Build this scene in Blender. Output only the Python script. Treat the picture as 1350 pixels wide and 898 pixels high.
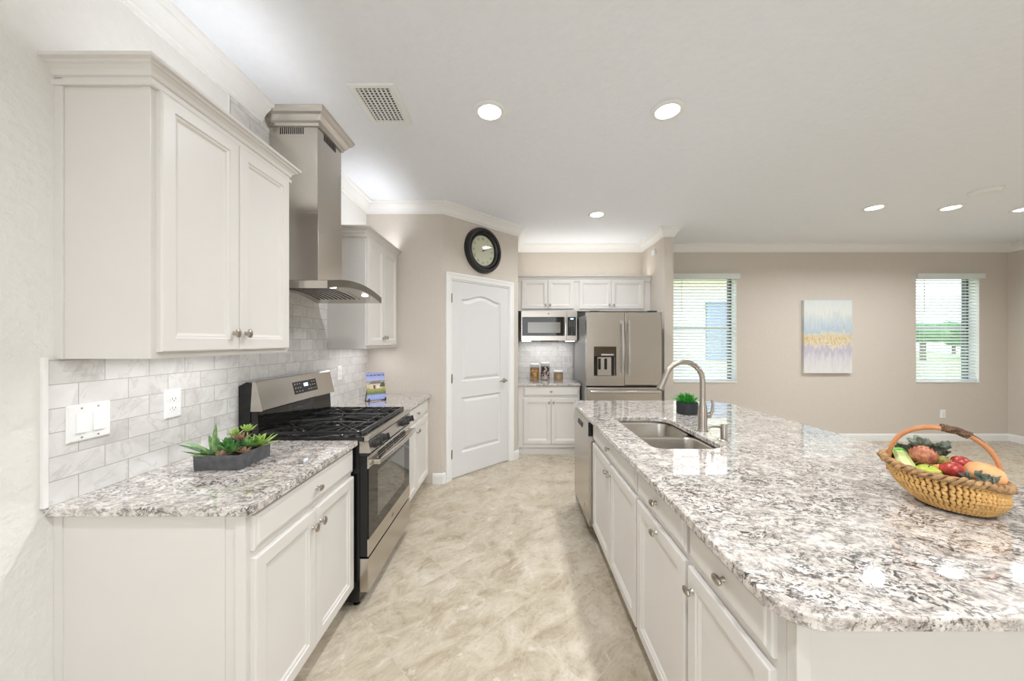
import bpy, bmesh, math, random
from mathutils import Matrix, Vector
random.seed(7)
S = bpy.context.scene
for o in list(bpy.data.objects): bpy.data.objects.remove(o)
PI = math.pi
def lin(c): return tuple(((x/255)/12.92 if x/255 <= .04045 else ((x/255+.055)/1.055)**2.4) for x in c)

# ------------------------------------------------------------------ camera, world, lights, exposure
F = 459.66; H = 1.447
cd = bpy.data.cameras.new('camera'); cam = bpy.data.objects.new('camera', cd); S.collection.objects.link(cam)
cd.sensor_width = 36; cd.lens = 36*F/1350; cd.shift_x = (675-677.77)/1350; cd.shift_y = (450.37-449)/1350
cam.location = (0, 0, H); cam.rotation_euler = (PI/2, 0, 0); cd.clip_start = .02; cd.clip_end = 300
S.camera = cam
S.view_settings.view_transform = 'Standard'; S.view_settings.look = 'None'
S.view_settings.gamma = 1; S.view_settings.use_curve_mapping = False
S.view_settings.exposure = 0.33
w = bpy.data.worlds.new('sky'); S.world = w; w.use_nodes = True
nt = w.node_tree; bg = nt.nodes['Background']
tc = nt.nodes.new('ShaderNodeTexCoord'); sp = nt.nodes.new('ShaderNodeSeparateXYZ'); rp = nt.nodes.new('ShaderNodeValToRGB')
nt.links.new(tc.outputs['Generated'], sp.inputs[0]); nt.links.new(sp.outputs['Z'], rp.inputs[0]); nt.links.new(rp.outputs[0], bg.inputs[0])
rp.color_ramp.elements[0].color = (.95, .97, 1, 1); rp.color_ramp.elements[1].position = .8; rp.color_ramp.elements[1].color = (.62, .8, 1, 1)
bg.inputs[1].default_value = 3.0

CEIL = 2.855; Xw = -1.506; Yw = 3.555; Xs = -.728; Xa = .049; Ya = 4.332; Yb = 5.08; Xe = 1.87; Ye = 4.338; XR = 7.2; YR = -4.6
def area(name, loc, sx, sy, power, rot=(0, 0, 0), col=(1, .97, .93), shape='RECTANGLE', spread=PI, portal=False):
    l = bpy.data.lights.new(name, 'AREA'); l.shape = shape; l.size = sx; l.size_y = sy; l.energy = power; l.color = col; l.spread = spread
    if portal: l.cycles.is_portal = True
    o = bpy.data.objects.new(name, l); S.collection.objects.link(o); o.location = loc; o.rotation_euler = rot
    return o
# daylight portals at unseen rear and side openings, added to let daylight in
area('rear_daylight', (.2, YR+.02, 1.22), 2.9, 2.4, 1, (PI/2, 0, 0), portal=True)
area('side_daylight', (XR-.02, -2.7, 1.22), 2.0, 2.4, 1, (PI/2, 0, PI/2), portal=True)
# LED strips on top of and under the wall cabinets
COOL = (.93, .95, 1); NEUT = (.97, .97, 1)
area('cabinet_top_light', (-1.20, 1.49, 2.345), .02, .62, 1.6, (PI, 0, 0), COOL)
area('cabinet_top_light', (-1.20, 3.15, 2.345), .02, .70, 2.0, (PI, 0, 0), COOL)
area('cabinet_top_light', (.95, 4.83, 2.345), 1.7, .02, 2.7, (PI, 0, 0), (1, .98, .93))
area('under_cabinet_light', (-1.34, 1.49, 1.385), .03, .6, 1.1, (0, 0, 0), NEUT)
area('under_cabinet_light', (-1.34, 3.15, 1.385), .03, .6, .9, (0, 0, 0), NEUT)
area('microwave_lamp', (.47, 4.88, 1.44), .6, .06, 1.3, (0, 0, 0), NEUT)
LAMP = 12.5
RECESSED = [(-.149, 2.126), (.932, 2.119), (.913, 3.843), (3.77, 3.65), (4.573, 3.65), (5.40, 3.69)]
REAR_ADDED = [(-.149, .1), (.932, .1), (3.0, .6), (5.2, .6), (-.149, -2.2), (2.2, -2.2), (4.6, -2.2)]  # unseen lamps added behind the camera to light the room, no fixtures
for x, y in RECESSED+REAR_ADDED:
    area('downlight', (x, y, CEIL-.014), .13, .13, LAMP, (0, 0, 0), (.95, .975, 1), 'DISK', spread=2.7)

# ------------------------------------------------------------------ materials
def new_mat(name):
    m = bpy.data.materials.new(name); m.use_nodes = True
    n = m.node_tree.nodes; l = m.node_tree.links; return m, n, l, n['Principled BSDF']
def ramp(n, l, src, stops, interp='LINEAR'):
    r = n.new('ShaderNodeValToRGB'); r.color_ramp.interpolation = interp
    e = r.color_ramp.elements
    while len(e) < len(stops): e.new(.5)
    for k, (p, c) in enumerate(stops):
        e[k].position = p; e[k].color = (c[0], c[1], c[2], 1) if hasattr(c, '__len__') else (c, c, c, 1)
    l.new(src, r.inputs[0]); return r.outputs[0]
def coords(n, l, scale=(1, 1, 1), rot=(0, 0, 0), loc=(0, 0, 0), kind='pos'):
    if kind == 'pos': s = n.new('ShaderNodeNewGeometry').outputs['Position']
    else: s = n.new('ShaderNodeTexCoord').outputs['Object']
    mp = n.new('ShaderNodeMapping'); mp.inputs['Scale'].default_value = scale; mp.inputs['Rotation'].default_value = rot; mp.inputs['Location'].default_value = loc
    l.new(s, mp.inputs[0]); return mp.outputs[0]
def noise(n, l, vec, scale, detail=3, rough=.5, dist=0, out='Fac'):
    t = n.new('ShaderNodeTexNoise'); t.inputs['Scale'].default_value = scale; t.inputs['Detail'].default_value = detail
    t.inputs['Roughness'].default_value = rough; t.inputs['Distortion'].default_value = dist
    if vec is not None: l.new(vec, t.inputs['Vector'])
    return t.outputs[out]
def mixc(n, l, fac, a, b, mode='MIX'):
    x = n.new('ShaderNodeMix'); x.data_type = 'RGBA'; x.blend_type = mode
    for s, v in ((0, fac), (6, a), (7, b)):
        if hasattr(v, 'links'): l.new(v, x.inputs[s])
        elif s == 0: x.inputs[0].default_value = v
        else: x.inputs[s].default_value = (v[0], v[1], v[2], 1)
    return x.outputs[2]
def math_(n, l, op, a, b=0., c=None):
    x = n.new('ShaderNodeMath'); x.operation = op
    for s, v in ((0, a), (1, b), (2, c)):
        if v is None: continue
        if hasattr(v, 'links'): l.new(v, x.inputs[s])
        else: x.inputs[s].default_value = v
    return x.outputs[0]
def bump(n, l, b, height, strength=.2, dist=.01):
    x = n.new('ShaderNodeBump'); x.inputs['Strength'].default_value = strength; x.inputs['Distance'].default_value = dist
    l.new(height, x.inputs['Height']); l.new(x.outputs[0], b.inputs['Normal'])
def plain(name, c, rough=.5, metal=0, vary=.03, nscale=20, spec=.5, bumpy=0, bscale=60, bdist=.003, emit=None, coat=0):
    m, n, l, b = new_mat(name)
    v = coords(n, l)
    f = noise(n, l, v, nscale, 3)
    lo = tuple(x*(1-vary) for x in c); hi = tuple(min(1, x*(1+vary)) for x in c)
    l.new(ramp(n, l, f, [(.3, lo), (.7, hi)]), b.inputs['Base Color'])
    b.inputs['Roughness'].default_value = rough; b.inputs['Metallic'].default_value = metal
    b.inputs['Specular IOR Level'].default_value = spec
    b.inputs['Coat Weight'].default_value = coat
    if bumpy: bump(n, l, b, noise(n, l, v, bscale, 4), bumpy, bdist)
    if emit: b.inputs['Emission Color'].default_value = (*c, 1); b.inputs['Emission Strength'].default_value = emit
    return m
sn = bpy.data.lights.new('sun', 'SUN'); sn.energy = 4.5; sn.angle = .02; sn.color = (1, .97, .92)
so = bpy.data.objects.new('sun', sn); S.collection.objects.link(so); so.rotation_euler = (math.radians(32), 0, math.radians(6)); so.location = (0, -10, 14)
M = {}
M['wall'] = plain('wall_paint', lin((211, 202, 191)), .85, vary=.01, bumpy=.45, bscale=38, bdist=.006)
M['wall_knock_lit'] = plain('textured_wall_paint_lit', lin((233, 231, 226)), .85, vary=.01, bumpy=.7, bscale=36, bdist=.008)  # same paint as the other walls, lightened for the stronger light on it
M['ceil'] = plain('ceiling_paint', lin((240, 243, 248)), .9, vary=.01, bumpy=.5, bscale=30, bdist=.008)
M['trim'] = plain('trim_paint', lin((240, 239, 236)), .4, vary=.005)
M['cab'] = plain('cabinet_paint', lin((223, 219, 214)), .38, vary=.008, nscale=6)
M['doorp'] = plain('door_paint', lin((224, 223, 222)), .4, vary=.005)
M['plastic'] = plain('white_plastic', lin((240, 240, 238)), .35, vary=.005)
M['nickel'] = plain('brushed_nickel', lin((178, 170, 160)), .3, 1, vary=.05, nscale=80)
M['chrome'] = plain('chrome', lin((215, 213, 210)), .15, 1, vary=.02)
M['black'] = plain('black_enamel', (.006, .006, .0065), .18, vary=.1)
M['blackm'] = plain('matte_black', (.02, .02, .02), .5, vary=.1)
M['glassb'] = plain('black_glass', (.012, .011, .010), .04, vary=.05, spec=.5, coat=0)
M['iron'] = plain('cast_iron', (.012, .012, .0125), .3, vary=.2, bumpy=.2, bscale=300, bdist=.001)
M['dark'] = plain('dark_void', (.01, .01, .01), .8)
def steel(name, c, rough, axis):
    m, n, l, b = new_mat(name)
    sc = [3, 3, 3]; sc[axis] = 900 if False else 3
    sc = {0: (2, 260, 260), 1: (260, 2, 260), 2: (260, 260, 2)}[axis]
    f = noise(n, l, coords(n, l, sc), 1, 2)
    l.new(ramp(n, l, f, [(.3, tuple(x*.997 for x in c)), (.7, tuple(min(1, x*1.003) for x in c))]), b.inputs['Base Color'])
    l.new(ramp(n, l, f, [(.2, rough*.995), (.8, rough*1.005)]), b.inputs['Roughness'])
    b.inputs['Metallic'].default_value = 1
    return m
M['steel'] = steel('stainless_steel', lin((198, 192, 184)), .24, 1)
M['steelx'] = steel('stainless_steel_x', lin((198, 192, 184)), .27, 0)
M['steelz'] = steel('stainless_steel_z', lin((200, 194, 186)), .27, 2)
M['mirror'] = plain('polished_steel', lin((112, 104, 93)), .10, 1, vary=.02)
def make_granite(name, s=1.0):
    m, n, l, b = new_mat(name)
    v = coords(n, l, (1.0, 1.35, 1.2), (0, 0, .5))
    warp = noise(n, l, v, 7, 3, out='Color')
    vv = n.new('ShaderNodeVectorMath'); vv.operation = 'MULTIPLY_ADD'; l.new(warp, vv.inputs[0]); vv.inputs[1].default_value = (.09, .09, .09); l.new(v, vv.inputs[2])
    V = vv.outputs[0]
    base = ramp(n, l, noise(n, l, V, 16, 5, .6), [(.30, lin((186, 177, 170))), (.48, lin((218, 209, 201))), (.66, lin((234, 230, 225)))])
    clus = ramp(n, l, noise(n, l, V, 5.5, 3, .6), [(.34, 0.25), (.62, 1)])
    greyf = ramp(n, l, noise(n, l, V, 42, 5, .68), [(.485, 0), (.58, 1)])
    c1 = mixc(n, l, math_(n, l, 'MULTIPLY', greyf, .52), base, lin((122, 117, 115)))
    # broken dark vein flecks
    ln = math_(n, l, 'ABSOLUTE', math_(n, l, 'SUBTRACT', noise(n, l, V, 20, 5, .62), .5))
    vein = ramp(n, l, ln, [(.0, 1), (.022, .95), (.046, 0)])
    brk = ramp(n, l, noise(n, l, V, 62, 3, .6), [(.42, 0), (.52, 1)])
    dk = math_(n, l, 'MULTIPLY', math_(n, l, 'MULTIPLY', vein, brk), clus)
    c2 = mixc(n, l, dk, c1, lin((44, 40, 42)))
    sp_ = ramp(n, l, noise(n, l, V, 95, 4, .7), [(.555, 0), (.62, 1)])
    c3 = mixc(n, l, math_(n, l, 'MULTIPLY', sp_, clus), c2, lin((38, 36, 38)))
    red = ramp(n, l, noise(n, l, V, 34, 4, .6), [(.64, 0), (.70, 1)])
    c4 = mixc(n, l, math_(n, l, 'MULTIPLY', red, .55), c3, lin((120, 84, 84)))
    l.new(c4, b.inputs['Base Color']); b.inputs['Roughness'].default_value = .045
    b.inputs['Specular IOR Level'].default_value = .7; b.inputs['Coat Weight'].default_value = .8; b.inputs['Coat Roughness'].default_value = .01
    return m
M['granite'] = make_granite('speckled_granite')
def make_floor():
    m, n, l, b = new_mat('travertine_tile')
    v = coords(n, l, (1, 1, 1), (0, 0, PI/4), (0, 0, 0))
    # lines of the diagonal grid: Y-X = 1.136, X+Y = 1.775, tile .52
    mp = n.new('ShaderNodeMapping'); mp.inputs['Location'].default_value = (-(-1.136/math.sqrt(2)) + 0, 0, 0)
    u = coords(n, l, (1, 1, 1), (0, 0, -PI/4), (-1.775/math.sqrt(2)+.0, -1.136/math.sqrt(2), 0))
    br = n.new('ShaderNodeTexBrick'); l.new(u, br.inputs['Vector']); br.offset = 0; br.squash = 1
    for k, val in (('Scale', 1), ('Mortar Size', .0016), ('Mortar Smooth', .2), ('Brick Width', .52), ('Row Height', .52), ('Bias', 0)): br.inputs[k].default_value = val
    br.inputs['Color1'].default_value = (0, 0, 0, 1); br.inputs['Color2'].default_value = (1, 1, 1, 1)
    # shift stone pattern per tile
    off = n.new('ShaderNodeVectorMath'); off.operation = 'MULTIPLY_ADD'; l.new(br.outputs['Color'], off.inputs[0]); off.inputs[1].default_value = (7, 3, 5); l.new(u, off.inputs[2])
    st = n.new('ShaderNodeMapping'); st.inputs['Scale'].default_value = (1, 1.5, 1); st.inputs['Rotation'].default_value = (0, 0, .5); l.new(off.outputs[0], st.inputs[0])
    f = noise(n, l, st.outputs[0], 4.2, 10, .72, .7)
    c = ramp(n, l, f, [(.28, lin((152, 137, 114))), (.42, lin((178, 164, 142))), (.55, lin((198, 187, 168))), (.75, lin((214, 205, 190)))])
    f2 = noise(n, l, st.outputs[0], 16, 8, .7, .4)
    c = mixc(n, l, ramp(n, l, f2, [(.56, 0), (.68, .45)]), c, lin((150, 136, 116)))
    c = mixc(n, l, ramp(n, l, noise(n, l, st.outputs[0], 7, 6, .6, 1.5), [(.6, 0), (.72, .6)]), c, lin((228, 222, 212)))
    c = mixc(n, l, br.outputs['Fac'], c, lin((200, 189, 172)))
    l.new(c, b.inputs['Base Color'])
    l.new(ramp(n, l, f2, [(.3, .22), (.7, .38)]), b.inputs['Roughness'])
    bump(n, l, b, br.outputs['Fac'], -.25, .002)
    return m
M['floor'] = make_floor()
def make_tile(name, horiz):
    # marble subway tile; horiz = world axis the courses run along
    m, n, l, b = new_mat(name)
    g = n.new('ShaderNodeNewGeometry').outputs['Position']
    s = n.new('ShaderNodeSeparateXYZ'); l.new(g, s.inputs[0]); cb = n.new('ShaderNodeCombineXYZ')
    l.new(s.outputs[horiz], cb.inputs[0]); l.new(s.outputs[2], cb.inputs[1])
    mp = n.new('ShaderNodeMapping'); mp.inputs['Location'].default_value = (-.035 if horiz == 1 else 0, -.914, 0); l.new(cb.outputs[0], mp.inputs[0])
    br = n.new('ShaderNodeTexBrick'); l.new(mp.outputs[0], br.inputs['Vector']); br.offset = .5
    for k, val in (('Scale', 1), ('Mortar Size', .0016), ('Mortar Smooth', .3), ('Brick Width', .155), ('Row Height', .0785), ('Bias', 0)): br.inputs[k].default_value = val
    br.inputs['Color1'].default_value = (0, 0, 0, 1); br.inputs['Color2'].default_value = (1, 1, 1, 1)
    off = n.new('ShaderNodeVectorMath'); off.operation = 'MULTIPLY_ADD'; l.new(br.outputs['Color'], off.inputs[0]); off.inputs[1].default_value = (5, 9, 3); l.new(g, off.inputs[2])
    f = noise(n, l, off.outputs[0], 7, 6, .62, 1.2)
    c = ramp(n, l, f, [(.28, lin((206, 203, 198))), (.45, lin((222, 220, 217))), (.7, lin((232, 231, 229)))])
    ln = math_(n, l, 'ABSOLUTE', math_(n, l, 'SUBTRACT', noise(n, l, off.outputs[0], 5, 5, .6, 1.0), .5))
    c = mixc(n, l, ramp(n, l, ln, [(0, .34), (.02, 0)]), c, lin((180, 176, 172)))
    tint = ramp(n, l, br.outputs['Color'], [(0, (.86, .86, .85)), (.5, (.97, .97, .96)), (1, (1, 1, 1))])
    c = mixc(n, l, 1.0, c, tint, 'MULTIPLY')
    c = mixc(n, l, br.outputs['Fac'], c, lin((178, 174, 168)))
    l.new(c, b.inputs['Base Color']); b.inputs['Roughness'].default_value = .25
    bump(n, l, b, br.outputs['Fac'], -.4, .002)
    return m
M['tileY'] = make_tile('marble_subway_tile', 1); M['tileX'] = make_tile('marble_subway_tile_alcove', 0)
def glass_mat(name, tint=(1, 1, 1), rough=0):
    m, n, l, b = new_mat(name)
    out = [x for x in n if x.type == 'OUTPUT_MATERIAL'][0]
    t = n.new('ShaderNodeBsdfTransparent'); t.inputs[0].default_value = (*tint, 1)
    g = n.new('ShaderNodeBsdfGlossy'); g.inputs['Roughness'].default_value = .02
    lw = n.new('ShaderNodeLayerWeight'); lw.inputs[0].default_value = .5; pw = math_(n, l, 'POWER', lw.outputs['Facing'], 4.0); fr = math_(n, l, 'MULTIPLY_ADD', pw, .5, .03)
    mx = n.new('ShaderNodeMixShader'); l.new(fr, mx.inputs[0]); l.new(t.outputs[0], mx.inputs[1]); l.new(g.outputs[0], mx.inputs[2]); l.new(mx.outputs[0], out.inputs[0])
    return m
M['glass'] = glass_mat('clear_glass', (.95, .97, .97))
M['slat'] = plain('blind_slat', lin((244, 244, 242)), .5, vary=.005)
def slat_mat():
    m = M['slat']; n = m.node_tree.nodes; l = m.node_tree.links; b = n['Principled BSDF']; out = [x for x in n if x.type == 'OUTPUT_MATERIAL'][0]
    tr = n.new('ShaderNodeBsdfTranslucent'); tr.inputs[0].default_value = (.9, .92, .93, 1); mx = n.new('ShaderNodeMixShader'); mx.inputs[0].default_value = .5
    l.new(b.outputs[0], mx.inputs[1]); l.new(tr.outputs[0], mx.inputs[2]); l.new(mx.outputs[0], out.inputs[0])
slat_mat()
M['glow'] = plain('lamp_lens', (1, .97, .92), .4, emit=5, vary=0)

# ------------------------------------------------------------------ mesh helpers
WM = {}
def T(x, y, z): return Matrix.Translation((x, y, z))
def thing(name, label, cat, loc=(0, 0, 0), rz=0, group=None):
    o = bpy.data.objects.new(name, None); S.collection.objects.link(o)
    o.location = loc; o.rotation_euler = (0, 0, rz); o.empty_display_size = .05
    o['label'] = label; o['category'] = cat
    if group: o['group'] = group
    WM[o.name] = T(*loc) @ Matrix.Rotation(rz, 4, 'Z'); return o
def tag(o, label, cat, group=None, kind=None):
    o['label'] = label; o['category'] = cat
    if group: o['group'] = group
    if kind: o['kind'] = kind
    return o
class MB:
    """collects shapes in one bmesh; M maps the coordinates given to world coordinates"""
    def __init__(s, M=None): s.bm = bmesh.new(); s.M = M or Matrix()
    def v(s, p): return s.bm.verts.new(s.M @ Vector(p))
    def face(s, vs):
        try: return s.bm.faces.new(vs)
        except ValueError: return None
    def box(s, x0, x1, y0, y1, z0, z1, bev=0):
        if bev <= 0:
            c = [s.v((x, y, z)) for z in (z0, z1) for y in (y0, y1) for x in (x0, x1)]
            for f in ((0, 2, 3, 1), (4, 5, 7, 6), (0, 1, 5, 4), (2, 6, 7, 3), (0, 4, 6, 2), (1, 3, 7, 5)): s.face([c[i] for i in f])
        else:
            tmp = bmesh.new()
            c = [tmp.verts.new((x, y, z)) for z in (z0, z1) for y in (y0, y1) for x in (x0, x1)]
            for f in ((0, 2, 3, 1), (4, 5, 7, 6), (0, 1, 5, 4), (2, 6, 7, 3), (0, 4, 6, 2), (1, 3, 7, 5)): tmp.faces.new([c[i] for i in f])
            bmesh.ops.bevel(tmp, geom=tmp.edges[:]+tmp.verts[:], offset=bev, segments=2, affect='EDGES', profile=.7)
            mp = {q: s.v(q.co) for q in tmp.verts}
            for f in tmp.faces: s.face([mp[q] for q in f.verts])
            tmp.free()
        return s
    def rings(s, loops, cap0=True, cap1=True, close=True):
        rs = [[s.v(p) for p in L] for L in loops]
        for a, b in zip(rs, rs[1:]):
            n = len(a)
            for i in range(n if close else n-1):
                j = (i+1) % n; s.face([a[i], a[j], b[j], b[i]])
        if cap0: s.face(list(reversed(rs[0])))
        if cap1: s.face(rs[-1])
        return rs
    def prism(s, pts, d0, d1, plane='xy'):
        def q(a, b, d): return {'xy': (a, b, d), 'xz': (a, d, b), 'yz': (d, a, b)}[plane]
        s.rings([[q(a, b, d0) for a, b in pts], [q(a, b, d1) for a, b in pts]]); return s
    def panel(s, u0, u1, v0, v1, prof, d0=0):
        """nested rectangles: prof = [(inset, d)], last is capped; local axes u,v,d"""
        s.rings([[(u0+i, v0+i, d0+d), (u1-i, v0+i, d0+d), (u1-i, v1-i, d0+d), (u0+i, v1-i, d0+d)] for i, d in prof]); return s
    def lathe(s, prof, c=(0, 0, 0), seg=24, axis='z', sx=1, sy=1):
        def q(r, a, h):
            x, y = r*math.cos(a)*sx, r*math.sin(a)*sy
            return {'z': (c[0]+x, c[1]+y, c[2]+h), 'x': (c[0]+h, c[1]+x, c[2]+y), 'y': (c[0]+x, c[1]+h, c[2]+y)}[axis]
        s.rings([[q(max(r, 1e-5), 2*PI*k/seg, h) for k in range(seg)] for r, h in prof]); return s
    def tube(s, pts, r, seg=8, cap=True, flat=1):
        pts = [Vector(p) for p in pts]; n = len(pts); loops = []; prev = None
        for i, p in enumerate(pts):
            t = (pts[min(i+1, n-1)]-pts[max(i-1, 0)]).normalized()
            if prev is None: a = t.orthogonal().normalized()
            else:
                a = prev - t*prev.dot(t); a = a.normalized() if a.length > 1e-6 else t.orthogonal().normalized()
            prev = a; b = t.cross(a); rr = r[i] if hasattr(r, '__len__') else r
            loops.append([tuple(p + a*rr*math.cos(2*PI*k/seg) + b*rr*flat*math.sin(2*PI*k/seg)) for k in range(seg)])
        s.rings(loops, cap, cap); return s
    def ball(s, c, r, seg=14, rg=8, sc=(1, 1, 1)):
        prof = [(math.sin(PI*k/rg), -math.cos(PI*k/rg)) for k in range(rg+1)]
        s.rings([[(c[0]+max(a, .001)*r*sc[0]*math.cos(2*PI*k/seg), c[1]+max(a, .001)*r*sc[1]*math.sin(2*PI*k/seg), c[2]+h*r*sc[2]) for k in range(seg)] for a, h in prof]); return s
    def leaf(s, base, d, up, L, w, curl=.3, n=7, thick=.0012, vee=.2, shape=None):
        base = Vector(base); d = Vector(d).normalized(); side = d.cross(Vector(up)); side = side.normalized() if side.length > 1e-4 else d.orthogonal().normalized()
        nrm = side.cross(d).normalized(); top = []; bot = []
        for i in range(n+1):
            t = i/n; ww = w*(shape(t) if shape else math.sin(PI*min(1, .18+.82*t))**.8*(1 if t < 1 else 0))
            c = base + d*(L*t) + nrm*(curl*L*t*t)
            top.append([c-side*ww/2+nrm*vee*ww, c, c+side*ww/2+nrm*vee*ww])
            bot.append([q-nrm*(thick*(1.05-t)) for q in top[-1]])
        g = [[s.v(q) for q in tr] + [s.v(q) for q in reversed(br)] for tr, br in zip(top, bot)]
        for a, b in zip(g, g[1:]):
            for i in range(6): s.face([a[i], a[(i+1) % 6], b[(i+1) % 6], b[i]])
        s.face(list(reversed(g[0]))); s.face(g[-1]); return s
    def text(s, txt, size, place, ext=.0006, align='CENTER', scale=(1, 1)):
        """writing: place = matrix from the letters' plane (x right, y up, z out) to the coordinates given"""
        cu = bpy.data.curves.new('t', 'FONT'); cu.body = txt; cu.size = size; cu.extrude = ext; cu.align_x = align; cu.align_y = 'CENTER'; cu.resolution_u = 3
        ob = bpy.data.objects.new('t', cu); S.collection.objects.link(ob)
        me = bpy.data.meshes.new_from_object(ob.evaluated_get(bpy.context.evaluated_depsgraph_get()))
        mp = [s.v(place @ Vector((q.co.x*scale[0], q.co.y*scale[1], q.co.z))) for q in me.vertices]
        for f in me.polygons: s.face([mp[i] for i in f.vertices])
        bpy.data.meshes.remove(me); bpy.data.objects.remove(ob); bpy.data.curves.remove(cu); return s
    def build(s, name, mat, parent=None, smooth=False, label=None, angle=.6):
        bmesh.ops.recalc_face_normals(s.bm, faces=s.bm.faces[:])
        me = bpy.data.meshes.new(name)
        if parent is not None:
            inv = WM[parent.name].inverted()
            for q in s.bm.verts: q.co = inv @ q.co
        s.bm.to_mesh(me); s.bm.free()
        o = bpy.data.objects.new(name, me); S.collection.objects.link(o)
        if parent is not None: o.parent = parent; WM[o.name] = WM[parent.name]
        else: WM[o.name] = Matrix()
        me.materials.append(M[mat] if isinstance(mat, str) else mat)
        if smooth:
            me.shade_smooth()
            try: me.set_sharp_from_angle(angle=angle)
            except Exception: pass
        if label: o['label'] = label
        return o
def struct(o): o['kind'] = 'structure'; return o
# local (u, v, d) -> world
def faceL(X): return Matrix(((0, 0, 1, X), (1, 0, 0, 0), (0, 1, 0, 0), (0, 0, 0, 1)))       # faces +X, u = Y
def faceI(X): return Matrix(((0, 0, -1, X), (1, 0, 0, 0), (0, 1, 0, 0), (0, 0, 0, 1)))      # faces -X, u = Y
def faceB(Y): return Matrix(((1, 0, 0, 0), (0, 0, -1, Y), (0, 1, 0, 0), (0, 0, 0, 1)))      # faces -Y, u = X
def faceD(o, ang): # faces the room from the diagonal wall, u along the wall
    c, s_ = math.cos(ang), math.sin(ang)
    return Matrix(((c, 0, s_, o[0]), (s_, 0, -c, o[1]), (0, 1, 0, 0), (0, 0, 0, 1)))
DG = faceD((Xs, Ys := Yw), PI/4)
def sweep(name, path, prof, mat, closed_caps=True, parent=None, e0=None, e1=None):
    """prof (offset to the right of travel, z) along one segment path with mitre directions e0,e1"""
    a, b = Vector(path[0]), Vector(path[1]); d = (b-a).normalized(); r = Vector((d.y, -d.x))
    m = MB()
    def mit(dirn, other, at_start):
        if other is None: return r
        o = Vector(other).normalized(); ro = Vector((o.y, -o.x)); k = (r+ro)
        return k/(1+r.dot(ro))
    ma = mit(d, e0, True); mb_ = mit(d, e1, False)
    m.rings([[(a.x+ma.x*o, a.y+ma.y*o, z) for o, z in prof], [(b.x+mb_.x*o, b.y+mb_.y*o, z) for o, z in prof]])
    return m.build(name, mat, parent)

# ------------------------------------------------------------------ room shell
t_ = .12
struct(MB().box(Xw-3, XR+.5, YR-.2, Yb+.2, -.1, 0).build('floor', 'floor'))
struct(MB().box(Xw-.2, XR+.3, YR-.2, Yb+.2, CEIL, CEIL+.12).build('ceiling', 'ceil'))
struct(MB().box(Xw-t_, Xw, YR-.2, Yw, 0, CEIL).build('wall_left', 'wall_knock_lit'))
struct(MB().prism([(Xw-t_, Yw), (Xs, Yw), (Xs-.05, Yw+t_), (Xw-t_, Yw+t_)], 0, CEIL).build('wall_pantry_front', 'wall'))
# diagonal pantry wall with the door opening
DL = (Xa-Xs)*math.sqrt(2); d0, d1, dh = .079*1.4142-.012, .66*1.4142+.012, 2.10
m = MB(DG)
for u0, u1, z0, z1 in ((0, d0, 0, CEIL), (d1, DL, 0, CEIL), (d0, d1, dh, CEIL)): m.box(u0, u1, z0, z1, -t_, 0)
struct(m.build('wall_diagonal', 'wall'))
struct(MB().box(Xa-t_, Xa, Ya, Yb+.15, 0, CEIL).build('wall_alcove_left', 'wall'))
struct(MB().box(Xe, Xe+.11, Ye, Yb, 0, CEIL).build('wall_alcove_right', 'wall'))
WIN = [(2.32, 3.243), (5.856, 6.779)]; WZ0, WZ1 = .85, 2.42
m = MB()
xs = [Xa, WIN[0][0], WIN[0][1], WIN[1][0], WIN[1][1], XR+.15]
for k in (0, 2, 4): m.box(xs[k], xs[k+1], Yb, Yb+.2, 0, CEIL)
for k in (1, 3): m.box(xs[k], xs[k+1], Yb, Yb+.2, 0, WZ0); m.box(xs[k], xs[k+1], Yb, Yb+.2, WZ1, CEIL)
struct(m.build('wall_back', 'wall'))
m = MB(); m.box(XR, XR+.15, -1.7, Yb, 0, CEIL); m.box(XR, XR+.15, YR, -1.7, 2.45, CEIL); m.box(XR, XR+.15, YR-.2, -3.7, 0, 2.45)  # opening out of view, added to let daylight in
struct(m.build('wall_right', 'wall'))
m = MB(); m.box(Xw-t_, -1.3, YR-.15, YR, 0, CEIL); m.box(-1.3, 1.7, YR-.15, YR, 2.45, CEIL); m.box(1.7, XR+.15, YR-.15, YR, 0, CEIL)  # unseen opening, sized for daylight and what the refrigerator reflects
struct(m.build('wall_rear', 'wall'))

# crown moulding and baseboards
CP = [(0, -.108), (.012, -.108), (.014, -.094), (.022, -.090), (.026, -.076), (.036, -.058), (.052, -.042), (.062, -.034), (.066, -.024), (.078, -.020), (.088, -.012), (.090, 0), (0, 0)]
crown = [(o, CEIL+z*1.0) for o, z in CP]
path = [(Xw, YR), (Xw, Yw), (Xs, Yw), (Xa, Ya), (Xa, Yb), (Xe, Yb), (Xe, Ye), (Xe+.11, Ye), (Xe+.11, Yb), (XR, Yb), (XR, YR)]
def dirn(i):
    if i < 0 or i >= len(path)-1: return None
    return (Vector(path[i+1])-Vector(path[i])).normalized()
k = 1
for i in range(len(path)-1):
    segs = [(path[i], path[i+1], dirn(i-1), dirn(i+1))]
    if i == 0: segs = [((Xw, YR), (Xw, 2.07), None, None), ((Xw, 2.485), (Xw, Yw), None, dirn(1))]
    for a, b, e0, e1 in segs:
        # mitre: average of the right-normals of this and the neighbouring run
        struct(sweep('trim_%d' % k, (a, b), crown, 'trim', e0=e0, e1=e1)); k += 1
BP = [(0, 0), (.014, 0), (.014, .075), (.009, .098), (0, .105)]
def base(name, a, b, e0=None, e1=None): return struct(sweep(name, (a, b), BP, 'trim', e0=e0, e1=e1))
dd = Vector((1, 1)).normalized()
base('baseboard_pantry', (-.83, Yw), (Xs, Yw), None, dd)
pA = Vector((Xs, Yw)); 
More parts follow.
